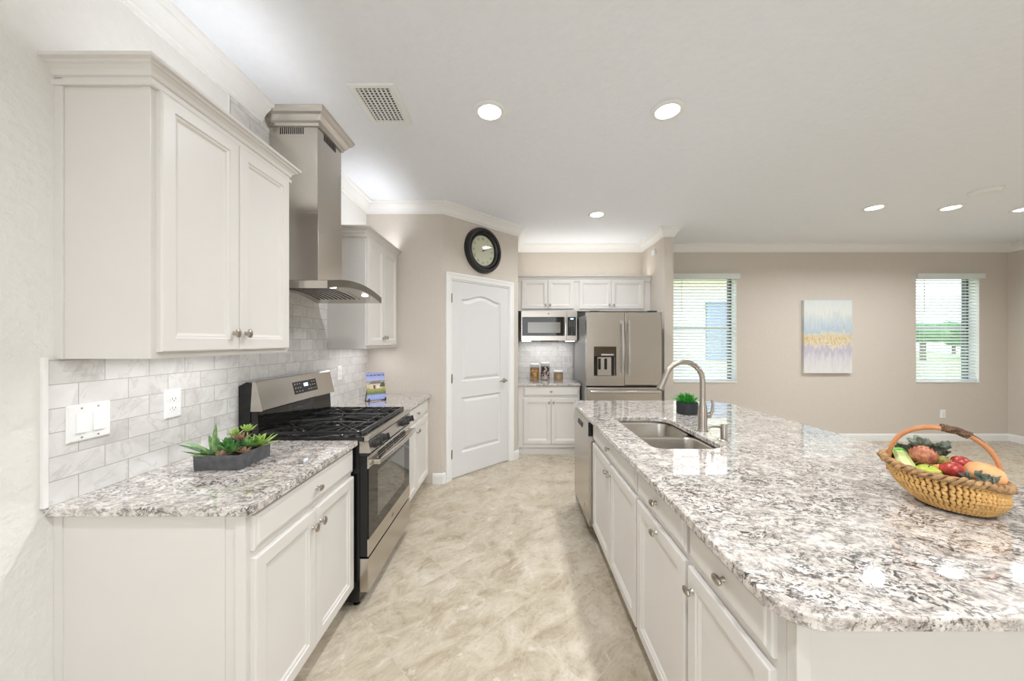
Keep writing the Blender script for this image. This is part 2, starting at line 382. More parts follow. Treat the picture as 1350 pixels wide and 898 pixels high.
base('baseboard_diagonal_left', (Xs, Yw), tuple(pA+dd*(d0-.068)), (1, 0), None)
base('baseboard_diagonal_right', tuple(pA+dd*(d1+.068)), (Xa, Ya), None, (0, 1))
base('baseboard_alcove', (Xa, Ya), (Xa, 4.46), dd, None)
base('baseboard_alcove_end', (Xe, Ye), (Xe+.11, Ye), (0, -1), (0, 1))
base('baseboard_alcove_side', (Xe+.11, Ye), (Xe+.11, Yb), (1, 0), (1, 0))
base('baseboard_back', (Xe+.11, Yb), (XR, Yb), (0, 1), (0, -1))
base('baseboard_right', (XR, Yb), (XR, -1.7), (1, 0), None)

# pantry door, hinged left, lever right
cas = MB(DG)
def casing(m, a0, a1, h, w_=.066):
    pr = [(0, 0), (0, .018), (.010, .020), (.030, .014), (w_-.008, .011), (w_, .006), (w_, 0)]
    # mitred run: left, head, right
    for o_, z_ in ((0, 0),): pass
    loops = []
    for (u, v, su, sv) in ((a0, 0, -1, 0), (a0, h, -1, 1), (a1, h, 1, 1), (a1, 0, 1, 0)):
        loops.append([(u+su*(w_-o), v+sv*(w_-o), d) for o, d in pr])
    m.rings(loops)
casing(cas, d0, d1, dh)
# jamb lining and stop inside the opening
cas.box(d0, d0+.012, 0, dh, -t_, 0); cas.box(d1-.012, d1, 0, dh, -t_, 0); cas.box(d0+.012, d1-.012, dh-.012, dh, -t_, 0)
struct(cas.build('trim_20', 'trim'))
dr = bpy.data.objects.new('door_1', None); S.collection.objects.link(dr); dr['kind'] = 'structure'; dr['label'] = 'white two-panel arched-top pantry door on the diagonal wall'
WM[dr.name] = T(0, 0, 0)
s0, s1, sz0, sz1 = d0+.015, d1-.015, .018, dh-.016
cpt = DG @ Vector(((s0+s1)/2, 0, 0)); dr.location = cpt; WM[dr.name] = T(*cpt)
m = MB(DG)
dw = s1-s0; st = .125
# slab built as a grid with two moulded recesses; arch top on the upper panel
def archtop(u, a, b, z, rise):
    t = (u-a)/(b-a); return z + rise*(.5-.5*math.cos(2*PI*t))
def loop_rect(a, b, z0, z1, rise, ins, d, n=20):
    a2, b2 = a+ins, b-ins; L = [(a2, z0+ins, d), (b2, z0+ins, d)]
    for k in range(n+1):
        u = b2-(b2-a2)*k/n; L.append((u, archtop(u, a2, b2, z1-ins, rise), d))
    return L
pa, pb = s0+st, s1-st
pans = [(pa, pb, sz0+.24, sz0+.83, 0), (pa, pb, sz0+1.0, 1.90, .055)]
m.box(s0, s1, sz0, sz1, -.045, -.022)       # core
# face skin: stiles and rails around the panels
m.box(s0, pa, sz0, sz1, -.022, -.004); m.box(pb, s1, sz0, sz1, -.022, -.004)
m.box(pa, pb, sz0, pans[0][2], -.022, -.004); m.box(pa, pb, pans[0][3], pans[1][2], -.022, -.004)
top = [(pa, sz1, -.004)]
N = 20; up = [(pa+(pb-pa)*k/N) for k in range(N+1)]
for k in range(N):
    ua, ub = up[k], up[k+1]; za, zb = archtop(ua, pa, pb, 1.90, .055), archtop(ub, pa, pb, 1.90, .055)
    m.rings([[(ua, za, -.022), (ub, zb, -.022), (ub, sz1, -.022), (ua, sz1, -.022)], [(ua, za, -.004), (ub, zb, -.004), (ub, sz1, -.004), (ua, sz1, -.004)]])
m.build('slab', 'doorp', dr)
for q in pans:
    m = MB(DG); m.rings([loop_rect(*q, i, d) for i, d in ((0, -.0040), (.012, -.0190), (.022, -.0200), (.050, -.0075), (.056, -.0070))], False); m.build('panel', 'doorp', dr)
for z in (.27, 1.06, 1.90):
    m = MB(DG); m.box(s0-.012, s0-.001, z-.045, z+.045, -.004, .002); m.tube([(s0-.004, z-.047, .006), (s0-.004, z+.047, .006)], .006); m.build('hinge', 'nickel', dr, label='brushed nickel hinge')
m = MB(DG); hu, hz = s1-.07, .985
m.lathe([(.0, 0), (.027, 0), (.027, .006), (.020, .010), (.010, .012), (.009, .045), (0, .045)], (hu, hz, -.004), 20, 'z')
hl = m.build('door_handle', 'nickel', dr, True, label='brushed nickel lever handle')
m = MB(DG); m.tube([(hu+.005, hz, .040), (hu-.02, hz+.003, .044), (hu-.06, hz+.004, .044), (hu-.105, hz-.006, .040)], [.010, .009, .008, .007]); m.build('lever', 'nickel', hl, True)
struct(MB(DG).box(d0+.02, d1-.02, .0005, .012, -.10, -.05).build('trim_21', 'dark'))  # near-black strip stands in for the shade under the door

# windows
for i, (x0, x1) in enumerate(WIN):
    wn = bpy.data.objects.new('window_%d' % (i+1), None); S.collection.objects.link(wn); wn['kind'] = 'structure'
    wn['label'] = ['window nearest the refrigerator, blinds half open', 'window right of the painting, blinds half open'][i]
    wn.location = ((x0+x1)/2, Yb+.14, WZ0); WM[wn.name] = T(*wn.location)
    m = MB(); fy0, fy1 = Yb+.12, Yb+.18
    m.box(x0, x0+.035, fy0, fy1, WZ0, WZ1); m.box(x1-.034, x1, fy0, fy1, WZ0, WZ1); m.box(x0+.035, x1-.034, fy0, fy1, WZ0, WZ0+.035); m.box(x0+.035, x1-.034, fy0, fy1, WZ1-.035, WZ1)
    m.build('window_frame', plain('bronze_frame', lin((70, 72, 78)), .5), wn, label='dark metal frame')
    MB().box(x0+.035, x1-.034, fy0+.01, fy1-.015, 1.635, 1.665).build('meeting_rail', plain('rail', lin((215, 216, 214)), .5), wn)
    MB().box(x0+.03, x1-.03, fy0+.028, fy0+.032, WZ0+.02, WZ1-.02).build('pane', 'glass', wn)
    struct(MB().box(x0, x1, Yb-.012, Yb+.118, WZ0, WZ0+.018, .003).build('trim_%d' % (30+i), 'plastic'))
    m = MB(); m.box(x0, x0+.004, Yb+.001, fy0, WZ0+.018, WZ1-.004); m.box(x1-.004, x1, Yb+.001, fy0, WZ0+.018, WZ1-.004); m.box(x0, x1, Yb+.001, fy0, WZ1-.004, WZ1); struct(m.build('trim_%d' % (33+i), 'trim'))  # white lining added so the reveals look lit by daylight
    bl = thing('window_blind', ['white horizontal slat blind in the window beside the refrigerator', 'white horizontal slat blind in the window right of the painting'][i], 'blind', ((x0+x1)/2, Yb+.03, WZ1), 0, 'horizontal blinds')
    cx = (x0+x1)/2
    MB().box(x0-.03+i*-.0, x1+.02, Yb-.055, Yb-.003, 2.355, 2.43, .004).build('valance', 'slat', bl)
    m = MB(); z = WZ0+.085
    while z < 2.35:
        zz = z; w2 = .024; a = math.radians(27)
        m.rings([[(x0+.008, Yb+.04+c*w2*math.cos(a)+nx*.0014*math.sin(a), zz+c*w2*math.sin(a)+nx*.0014) for c, nx in ((-1, -1), (1, -1), (1, 1), (-1, 1))],
                 [(x1-.008, Yb+.04+c*w2*math.cos(a)+nx*.0014*math.sin(a), zz+c*w2*math.sin(a)+nx*.0014) for c, nx in ((-1, -1), (1, -1), (1, 1), (-1, 1))]])
        z += .0455
    m.build('slats', 'slat', bl)
    MB().box(x0+.008, x1-.008, Yb+.018, Yb+.062, WZ0+.03, WZ0+.05, .003).build('bottom_rail', 'slat', bl)
    m = MB()
    for u in (.14, .5, .8):
        xx = x0+u*(x1-x0); m.tube([(xx, Yb+.013, WZ0+.04), (xx, Yb+.013, 2.40)], .0012, 5); m.tube([(xx, Yb+.066, WZ0+.04), (xx, Yb+.066, 2.40)], .0012, 5)
    m.build('cord', 'slat', bl)
    MB().tube([(x0+.125, Yb+.0, 2.36), (x0+.125, Yb+.002, 1.86)], .004, 6).build('wand', plain('clear_wand', lin((190, 190, 188)), .3), bl)

# ------------------------------------------------------------------ outside
M['lawn'] = plain('lawn_grass', lin((150, 175, 110)), .9, vary=.15, nscale=3)
M['stucco'] = plain('stucco', lin((232, 222, 204)), .9, vary=.02)
M['rooft'] = plain('roof_tile', lin((190, 165, 150)), .8, vary=.15, nscale=8)
M['hedge'] = plain('foliage', lin((70, 110, 60)), .9, vary=.35, nscale=5)
struct(MB().box(-40, 60, 7, 70, -.4, -.12).build('ground_lawn', 'lawn'))
struct(MB().box(-40, 60, -45, 7, -.4, -.12).build('ground_bounce', plain('pale_bounce_ground', lin((214, 210, 204)), .9, vary=.05, nscale=2)))  # unseen ground, made pale so no green light bounces indoors
nh = thing('neighbour_house', 'pale stucco neighbouring house seen through the blind nearest the refrigerator', 'house', (4.5, 11, -.12))
MB().box(-6, 8.0, 10.2, 18, -.12, 3.4).build('wall', 'stucco', nh)
m = MB(); m.prism([(9.6, 3.3), (18.6, 3.3), (14.1, 5.6)], -6.6, 8.6, 'yz'); m.build('roof', 'rooft', nh)
m = MB(); m.box(5.6, 7.2, 10.12, 10.2, .9, 2.6); m.build('window', plain('house_window', lin((110, 125, 150)), .2), nh)
for k, (x, y, r) in enumerate(((34, 29, 2.2), (40, 31, 2.6), (46, 33, 2.3), (53, 38, 2.6), (58, 46, 2.6))):
    tr = thing('tree', ['round green tree', 'broad green tree', 'small green tree', 'wide green tree', 'low green tree'][k]+' far across the lawn beyond the right window', 'tree', (x, y, -.12), 0, 'trees across the lawn')
    MB().tube([(x, y, -.12), (x, y, 1.6)], .2).build('trunk', plain('bark', lin((110, 90, 70)), .9), tr)
    m = MB(); rr = random.Random(k)
    for q in range(9): m.ball((x+rr.uniform(-.5, .5)*r, y+rr.uniform(-.4, .4)*r, 1.9+rr.uniform(-.15, .4)*r*.6), r*rr.uniform(.35, .55), 10, 6, (1, 1, .7))
    m.build('crown', 'hedge', tr, True)

# ------------------------------------------------------------------ cabinets
DOOR = [(0, 0), (0, .015), (.002, .0185), (.006, .0195), (.046, .0195), (.050, .0150), (.057, .0140), (.064, .0085), (.068, .0080)]
DRAW = [(0, 0), (0, .009), (.003, .0125), (.013, .0145), (.017, .0190), (.020, .0195)]
def knob(MM, u, v, d, parent, wide=True):
    m = MB(MM @ T(u, v, d))
    m.lathe([(.0, 0), (.008, 0), (.007, .003), (.0052, .006), (.0055, .014), (.0, .014)], (0, 0, 0), 14, 'z')
    a, b = (1.3, .8) if wide else (.85, 1.25)
    m.lathe([(.004, .013), (.0135, .016), (.0155, .020), (.0145, .024), (.009, .0275), (0, .0285)], (0, 0, 0), 18, 'z', a, b)
    return m.build('knob', 'nickel', parent, True, label='brushed nickel knob')
def door(MM, u0, u1, v0, v1, parent, k=None, wide=True, name='door'):
    o = MB(MM).panel(u0, u1, v0, v1, DOOR).build(name, 'cab', parent)
    if k: knob(MM, k[0], k[1], .0195, o, wide)
    return o
def drawer(MM, u0, u1, v0, v1, parent, k=None, name='drawer'):
    o = MB(MM).panel(u0, u1, v0, v1, DRAW).build(name, 'cab', parent)
    if k: knob(MM, k[0], k[1], .0195, o)
    return o
TOP0, TOP1 = .884, .914
XF = -.877          # face frame plane of the left base cabinets (doors end at -.8575)
def base_left(name, label, y0, y1, u0, u1, nearpanel):
    t = thing(name, label, 'cabinet', ((Xw+XF)/2, (y0+y1)/2, 0))
    m = MB(); m.box(Xw, XF, y0, y1, .10, TOP0-.001); m.box(Xw, XF-.07, y0+.002, y1-.002, 0, .10)
    if nearpanel:
        m.box(Xw, Xw+.028, y0-.008, y0, 0, TOP0-.001, .002); m.box(XF-.034, XF, y0-.008, y0, .10, TOP0-.001, .001); m.box(XF-.07-.002, XF-.07, y0-.0, y0+.02, 0, .1)
        m.box(Xw, XF-.072, y0-.003, y0, .0, TOP0-.001)
    m.build('body', 'cab', t)
    MM = faceL(XF); mid = (u0+u1)/2
    drawer(MM, u0, u1, .750, .868, t, ((u0+u1)/2, .812))
    door(MM, u0, mid-.0015, .125, .725, t, (mid-.03, .655), False); door(MM, mid+.0015, u1, .125, .725, t, (mid+.03, .655), False)
    return t
YN = 1.147; YR1, YR2 = 1.885, 2.645
base_left('base_cabinet', 'white base cabinet nearest the camera on the left, one wide drawer over two doors', YN, YR1-.012, YN+.012, YR1-.016, True)
base_left('base_cabinet', 'white base cabinet between the range and the pantry wall, drawer over two doors', YR2+.012, Yw-.002, YR2+.03, 3.49, False)

def wall_cab(name, label, MM, xback, u0, u1, z0, z1, doors, knobs, depth, parent_loc, near=False):
    """MM maps (u,v,d) with d=0 at the face frame; body goes back by depth"""
    t = thing(name, label, 'cabinet', parent_loc)
    m = MB(MM); m.box(u0, u1, z0, z1, -depth, 0)
    if near:
        m.box(u0-.006, u0, z0, z1, -depth, -depth+.028, .001); m.box(u0-.003, u0, z0, z1, -.03, 0)
    m.build('body', 'cab', t)
    for (a, b, c, d_), kk in zip(doors, knobs): door(MM, a, b, c, d_, t, kk, False)
    return t
CR = [(0, -.046), (.012, -.046), (.014, -.040), (.014, -.030), (.006, -.026), (.006, -.018), (.012, -.014), (.016, .000), (.026, .010), (.034, .014), (.034, .020), (.046, .024), (.046, .036), (0, .036)]
def cab_crown(parent, pts, z, ends=(True, True)):
    """crown along an open polyline (outside on the right of travel)"""
    n = len(pts); P = [Vector(p) for p in pts]; loops = []
    for i in range(n):
        d_a = (P[i]-P[i-1]).normalized() if i > 0 else (P[1]-P[0]).normalized()
        d_b = (P[i+1]-P[i]).normalized() if i < n-1 else d_a
        ra, rb = Vector((d_a.y, -d_a.x)), Vector((d_b.y, -d_b.x)); mm = (ra+rb)/(1+ra.dot(rb))
        loops.append([(P[i].x+mm.x*o, P[i].y+mm.y*o, z+q) for o, q in CR])
    m = MB(); m.rings(loops); return m.build('crown', 'cab', parent)
XU = -1.193; UB, UT = 1.39, 2.33
tU = wall_cab('wall_cabinet', 'tall white two-door wall cabinet nearest the camera on the left', faceL(XU), Xw, YN, 1.835, UB, UT,
     [(1.162, 1.490, 1.412, 2.285), (1.493, 1.822, 1.412, 2.285)], [(1.460, 1.482), (1.523, 1.482)], XU-Xw, (-1.35, 1.49, UB), True)
cab_crown(tU, [(Xw, YN), (XU, YN), (XU, 1.835), (Xw+.012, 1.835)][::1], UT)
tU = wall_cab('wall_cabinet', 'white two-door wall cabinet beyond the range hood, beside the pantry wall', faceL(XU), Xw, 2.79, Yw-.002, UB, UT,
     [(2.81, 3.15, 1.412, 2.285), (3.153, 3.49, 1.412, 2.285)], [(3.12, 1.482), (3.183, 1.482)], XU-Xw, (-1.35, 3.15, UB))
cab_crown(tU, [(Xw, 2.79), (XU, 2.79), (XU, Yw-.002)], UT)
YF = 4.77   # face frame plane of the alcove uppers
dp = Yb-YF
t1 = wall_cab('wall_cabinet', 'short white two-door wall cabinet above the microwave', faceB(YF), 0, Xa+.003, .855, 1.866, UT-.012,
     [(.105, .458, 1.893, 2.288), (.461, .815, 1.893, 2.288)], [(.428, 1.945), (.491, 1.945)], dp, (.46, 4.92, 1.866))
cab_crown(t1, [(Xa+.003, YF), (.856, YF)], UT-.02)
t2 = wall_cab('wall_cabinet', 'short white two-door wall cabinet above the refrigerator', faceB(YF), 0, .856, Xe-.003, 1.866, UT-.012,
     [(.89, 1.325, 1.893, 2.288), (1.328, 1.77, 1.893, 2.288)], [(1.295, 1.945), (1.358, 1.945)], dp, (1.36, 4.92, 1.866))
cab_crown(t2, [(.856, YF), (Xe-.003, YF)], UT-.02)
# alcove base
YBF = 4.455
t = thing('base_cabinet', 'white base cabinet in the alcove under the microwave, drawer over two doors', 'cabinet', (.45, 4.76, 0))
m = MB(); m.box(Xa+.003, .838, YBF, Yb-.002, .10, TOP0-.001); m.box(Xa+.003, .838, YBF+.02, Yb-.002, 0, .10); m.box(Xa+.003, .838, YBF-.010, YBF, .098, .115, .002); m.build('body', 'cab', t)
MM = faceB(YBF); drawer(MM, .12, .825, .752, .868, t, (.47, .812)); door(MM, .12, .470, .143, .722, t, (.444, .672), False); door(MM, .473, .825, .143, .722, t, (.500, .672), False)

# island cabinets (face frame X=.579, doors out to .5595)
XI = .579; MM = faceI(XI); XB = 1.17
def island_cab(name, label, y0, y1):
    t = thing(name, label, 'cabinet', ((XI+XB)/2, (y0+y1)/2, 0))
    return t
def icarc(t, y0, y1, sink=False):
    m = MB()
    if sink:
        m.box(XI, XB, y0, y1, .10, .66); m.box(XI, XI+.02, y0, y1, .66, TOP0-.001); m.box(XB-.02, XB, y0, y1, .66, TOP0-.001)
        m.box(XI+.02, XB-.02, y0, y0+.015, .66, TOP0-.001); m.box(XI+.02, XB-.02, y1-.015, y1, .66, TOP0-.001)
    else: m.box(XI, XB, y0, y1, .10, TOP0-.001)
    m.box(XI+.06, XB, y0, y1, 0, .10); m.build('body', 'cab', t)
I1, I2, I3, I4, I5 = .766, 1.138, 1.604, 2.501, 3.112
t = island_cab('drawer_cabinet', 'white island cabinet nearest the camera, one drawer over one door', I1, I2); icarc(t, .741, I2-.001)
drawer(MM, I1, I2-.012, .750, .868, t, (.93, .812)); door(MM, I1, I2-.012, .125, .725, t, (I2-.045, .665), True)
t = island_cab('pull_out_cabinet', 'narrow white island cabinet with drawer and centred knob, right of the sink cabinet', I2, I3); icarc(t, I2, I3-.001)
drawer(MM, I2+.010, I3-.012, .750, .868, t, ((I2+I3)/2, .812)); door(MM, I2+.010, I3-.012, .125, .725, t, ((I2+I3)/2, .695), True)
t = island_cab('sink_cabinet', 'wide white two-door island cabinet under the sink', I3, I4); icarc(t, I3, I4-.001, True)
drawer(MM, I3+.010, I4-.012, .750, .868, t, ((I3+I4)/2, .812), 'false_drawer'); mid = (I3+I4)/2
door(MM, I3+.010, mid-.0015, .125, .725, t, (mid-.03, .668), True); door(MM, mid+.0015, I4-.012, .125, .725, t, (mid+.03, .668), True)
t = thing('kitchen_island', 'white panelled back and ends of the kitchen island under the granite', 'island', (1.3, 1.9, 0))
m = MB(); m.box(XI, 1.52, .722, .740, 0, TOP0-.001); m.box(XI, XI+.03, .714, .722, .0, TOP0-.001, .001); m.box(1.172, 1.52, .741, 3.13, 0, TOP0-.001); m.box(XI-.03, 1.17, I5+.003, 3.13, 0, TOP0-.001)
m.build('back_panel', 'cab', t)
MB().box(XI+.032, 1.53, .708, .722, 0, .10, .002).build('base_trim', 'cab', t)

# dishwasher
t = thing('dishwasher', 'stainless steel dishwasher at the far end of the island', 'dishwasher', (.85, 2.8, 0))
MB().box(XI+.01, 1.165, I4+.003, I5-.003, .10, .868).build('tub', 'blackm', t)
MB().box(XI+.06, 1.1, I4+.01, I5-.01, 0, .099).build('kick_plate', 'blackm', t)
m = MB(faceI(XI+.01)); m.rings([[(u, v, 0), (u, v2, 0), (u, v2, .05), (u, v, .05)] for u, v, v2 in ((I4+.006, .115, .765), (I5-.006, .115, .765))]); m.build('door_panel', 'steelz', t)
m = MB(faceI(XI+.01)); m.rings([[(u, .770, 0), (u, .866, 0), (u, .866, .030), (u, .852, .046), (u, .770, .058)] for u in (I4+.006, I5-.006)]); cp = m.build('control_panel', 'steelz', t)
m = MB(faceI(XI+.01)); m.box(I4+.004, I4+.010, .765, .866, .0, .056); m.build('end_cap', 'black', t, label='black end cap')
m = MB(faceI(XI+.01)); m.rings([[(u, .778, .0585), (u, .812, .0535), (u, .812, .0550), (u, .778, .0600)] for u in (2.72, 2.90)]); m.build('pocket_handle', 'blackm', cp)
m = MB(faceI(XI+.01)); m.box(2.66, 2.69, .19, .215, .050, .0508); m.build('badge', 'nickel', t)

# ------------------------------------------------------------------ granite tops
def offset_poly(pts, d):
    n = len(pts); out = []
    for i in range(n):
        a, b, c = Vector(pts[i-1]), Vector(pts[i]), Vector(pts[(i+1) % n]); d1_, d2_ = (b-a).normalized(), (c-b).normalized()
        n1, n2 = Vector((-d1_.y, d1_.x)), Vector((-d2_.y, d2_.x)); mm = (n1+n2)/(1+n1.dot(n2)); out.append((b.x+mm.x*d, b.y+mm.y*d))
    return out
def rounded(x0, x1, y0, y1, rs, seg=8):
    """ccw rectangle, radii at (x0,y0),(x1,y0),(x1,y1),(x0,y1)"""
    P = []
    for (cx, cy, a0), r in zip(((x0, y0, PI), (x1, y0, 1.5*PI), (x1, y1, 0), (x0, y1, .5*PI)), rs):
        sx = 1 if cx == x0 else -1; sy = 1 if cy == y0 else -1
        if r < 1e-4: P.append((cx, cy)); continue
        ox, oy = cx+sx*r, cy+sy*r
        for k in range(seg+1): a = a0+PI/2*k/seg; P.append((ox+r*math.cos(a), oy+r*math.sin(a)))
    return P
def slab(name, outer, holes, parent=None, mat='granite'):
    m = MB(); e = .004
    levels = [(e, TOP0), (0, TOP0+e), (0, TOP1-e), (e*.35, TOP1-e*.35), (e, TOP1)]
    for pts, sgn in [(outer, 1)]+[(h, -1) for h in holes]:
        L = [[(x, y, z) for x, y in offset_poly(pts, i)] for i, z in levels]
        m.rings(L, False, False)
    m.bm.verts.ensure_lookup_table(); m.bm.edges.ensure_lookup_table()
    for z in (TOP0, TOP1):
        es = [ed for ed in m.bm.edges if len(ed.link_faces) == 1 and all(abs(q.co.z-z) < 1e-5 for q in ed.verts)]
        bmesh.ops.triangle_fill(m.bm, use_beauty=True, use_dissolve=False, edges=es)
    return m.build(name, mat, parent, True, angle=.2)
XC = -.844; CE = 1.116
tag(slab('countertop', rounded(Xw+.0005, XC, CE, YR1-.004, (0, .03, 0, 0)), []), 'speckled granite countertop left of the range, with the black tray planter on it', 'countertop', )
tag(slab('countertop', rounded(Xw+.0005, XC, YR2+.004, Yw-.002, (0, 0, 0, 0)), []), 'speckled granite countertop between the range and the pantry wall', 'countertop')
tag(slab('countertop', rounded(Xa+.002, .845, 4.425, Yb-.012, (0, 0, 0, 0)), []), 'small granite countertop in the alcove with glass food jars on it', 'countertop')
SK = (.70, 1.065, 1.735, 2.465)
hole = rounded(*SK, (.05, .09, .12, .05), 8)
tag(slab('island_countertop', rounded(.528, 1.875, .672, 3.16, (.085, .10, .30, .02), 12), [list(reversed(hole))]), 'large polished granite island countertop with sink cutout', 'countertop')
# undermount double sink
t = thing('sink', 'undermount double-bowl stainless steel sink in the island', 'sink', (.88, 2.1, .67))
mid = 2.10
for y0, y1 in ((SK[2]-.006, mid-.009), (mid+.009, SK[3]+.006)):
    m = MB(); r0 = rounded(SK[0]-.006, SK[1]+.006, y0, y1, (.06, .06, .06, .06), 6)
    L = [[(x, y, TOP0-.0105) for x, y in offset_poly(r0, -.002)]]
    for i, z in ((0, .872), (.004, .862), (.008, .72), (.018, .70), (.045, .69)): L.append([(x, y, z) for x, y in offset_poly(r0, i)])
    Lo = [[(x, y, z-.0) for x, y in offset_poly(r0, i-.003)] for i, z in ((.045, .686), (.016, .697), (.0, .72), (-.002, .872))]
    m.rings(L, False, True); m.rings(Lo, True, False)
    b = m.build('bowl', 'steelx', t, True, angle=1.2)
    MB().lathe([(0, 0), (.040, 0), (.044, .002), (.038, .003), (.030, -.002), (0, -.003)], ((SK[0]+SK[1])/2, (y0+y1)/2, .6915), 20).build('drain', 'chrome', b, True)
m = MB(); m.box(SK[0]-.003, SK[1]+.003, mid-.011, mid+.011, .855, .8725, .004); m.build('divider', 'steelx', t)

# backsplash
tag(MB().box(Xw, Xw+.010, 1.118, 1.835, TOP1, UB-.0005).box(Xw, Xw+.010, 1.8355, 2.79, TOP1, CEIL-.106).box(Xw, Xw+.010, 2.7905, Yw, TOP1, UB-.0005).build('tile_backsplash', 'tileY'), 'white marble subway tile backsplash along the left wall behind the range', 'backsplash')
tag(MB().box(Xw+.0002, Xw+.014, 1.106, 1.118, TOP1+.0002, 1.395, .002).build('edge_trim', 'trim'), 'slim white vertical edge strip at the near end of the left backsplash', 'trim')
tag(MB().box(Xa+.0005, .858, Yb-.010, Yb, TOP1, 1.45).build('tile_backsplash', 'tileX'), 'white marble subway tile backsplash in the alcove behind the glass jars', 'backsplash')
tag(MB().box(Xw+.0002, Xw+.010, 1.8345, 1.8395, UT+.045, CEIL-.106).build('edge_trim', 'trim'), 'thin white edge strip of the tiles above the nearest wall cabinet', 'trim')

# switch plate and outlets
def plate(name, label, cat, MM, u, v, w_, h_):
    t = thing(name, label, cat, MM @ Vector((u, v, 0)))
    MB(MM).panel(u-w_/2, u+w_/2, v-h_/2, v+h_/2, [(0, 0), (0, .003), (.004, .0065), (.006, .007)]).build('plate', 'plastic', t); return t
MT = faceL(Xw+.010)
t = plate('light_switch', 'white double rocker light switch on the marble backsplash', 'switch', MT, 1.225, 1.167, .126, .126)
for du in (-.024, .024):
    m = MB(MT); m.rings([[(1.225+du-.0165, 1.167-.033, .007), (1.225+du+.0165, 1.167-.033, .007), (1.225+du+.0165, 1.167+.033, .007), (1.225+du-.0165, 1.167+.033, .007)],
        [(1.225+du-.0165, 1.167-.033, .012), (1.225+du+.0165, 1.167-.033, .012), (1.225+du+.0165, 1.167+.033, .008), (1.225+du-.0165, 1.167+.033, .008)]]); m.build('rocker', 'plastic', t)
    for dv in (-.05, .05): m = MB(MT); m.lathe([(0, 0), (.003, 0), (.003, .001), (0, .0012)], (1.225+du, 1.167+dv, .007), 8, 'z'); m.build('screw', 'nickel', t)
def sockets(t, MM, u, v):
    for dv in (-.02, .02):
        r = MB(MM); r.rings([[(u+.0165*math.cos(a)*1.05, v+dv+.014*math.sin(a), d) for a in [2*PI*k/16 for k in range(16)]] for d in (.007, .009)]); so = r.build('socket', 'plastic', t)
        m = MB(MM); m.box(u-.008, u-.006, v+dv-.002, v+dv+.006, .009, .0093); m.box(u+.006, u+.008, v+dv-.002, v+dv+.006, .009, .0093); m.lathe([(0, 0), (.0022, 0), (.0022, .0003), (0, .0003)], (u, v+dv-.007, .009), 8, 'z'); m.build('slot', 'dark', so)
t = plate('power_outlet', 'white power outlet on the marble backsplash right of the switch', 'outlet', MT, 1.525, 1.176, .076, .125); sockets(t, MT, 1.525, 1.176)
MW = faceB(Yb); t = plate('power_outlet', 'white power outlet low on the back wall below the right window', 'outlet', MW, 6.245, .392, .075, .12); sockets(t, MW, 6.245, .392)
t = plate('power_outlet', 'white power outlet on the backsplash beyond the range', 'outlet', MT, 2.98, 1.176, .076, .125); sockets(t, MT, 2.98, 1.176)
tag(MB(faceI(Xe)).panel(4.59, 4.69, 2.60, 2.665, [(0, 0), (0, .018), (.006, .024)]).build('door_chime', 'plastic'), 'small white chime box high on the alcove side wall', 'chime')

# ------------------------------------------------------------------ gas range
def badge(MM, u, v, d, r, parent, txt='GE'):
    m = MB(MM); m.lathe([(0, 0), (r, 0), (r, .0008), (r*.9, .0014), (0, .0014)], (u, v, d), 24, 'z'); b = m.build('badge', 'nickel', parent, True)
    MB(MM).text(txt, r*1.15, T(u, v, d+.0014), .0003).build('lettering', 'blackm', b); return b
R0, R1 = YR1+.004, YR2-.004; RC = (R0+R1)/2
t = rg = thing('gas_range', 'stainless steel gas range with black cast iron grates between the left counters', 'stove', (-1.15, RC, 0))
m = MB(); m.box(Xw+.03, -.838, R0, R1, .035, .905)
for y in (R0+.04, R1-.04):
    for x in (-.87, -1.42): m.lathe([(.018, 0), (.018, .004), (.010, .006), (.010, .036)], (x, y, 0), 10)
m.build('body', 'black', t)
m = MB(); m.rings([[(x, y, z) for x, y in rounded(-1.425+i, -.812-i, R0-.004+i, R1+.004-i, (.01,)*4, 3)] for i, z in ((0, .9055), (0, .922), (.006, .928), (.030, .928), (.040, .918))]); m.build('cooktop', 'black', t, True)
m = MB(); m.rings([[(-.812, y, .906), (-.792, y, .906), (-.784, y, .914), (-.790, y, .930), (-.812, y, .933), (-.826, y, .931), (-.826, y, .9285), (-.812, y, .9285)] for y in (R0, R1)]); m.build('front_lip', 'steel', t)
# burners
for bx, by, br in ((-.97, R0+.15, .048), (-.97, R1-.15, .042), (-1.27, R0+.15, .036), (-1.27, R1-.15, .036), (-1.12, RC, .05)):
    b = MB().lathe([(0, 0), (br*1.35, 0), (br*1.3, .004), (br, .006), (br, .014), (0, .014)], (bx, by, .9185), 24).build('burner', 'chrome', t, True, label='silver gas burner with black cap')
    MB().lathe([(0, 0), (br*.92, 0), (br*.96, .004), (br*.85, .009), (0, .010)], (bx, by, .9325), 24).build('burner_cap', 'iron', b, True)
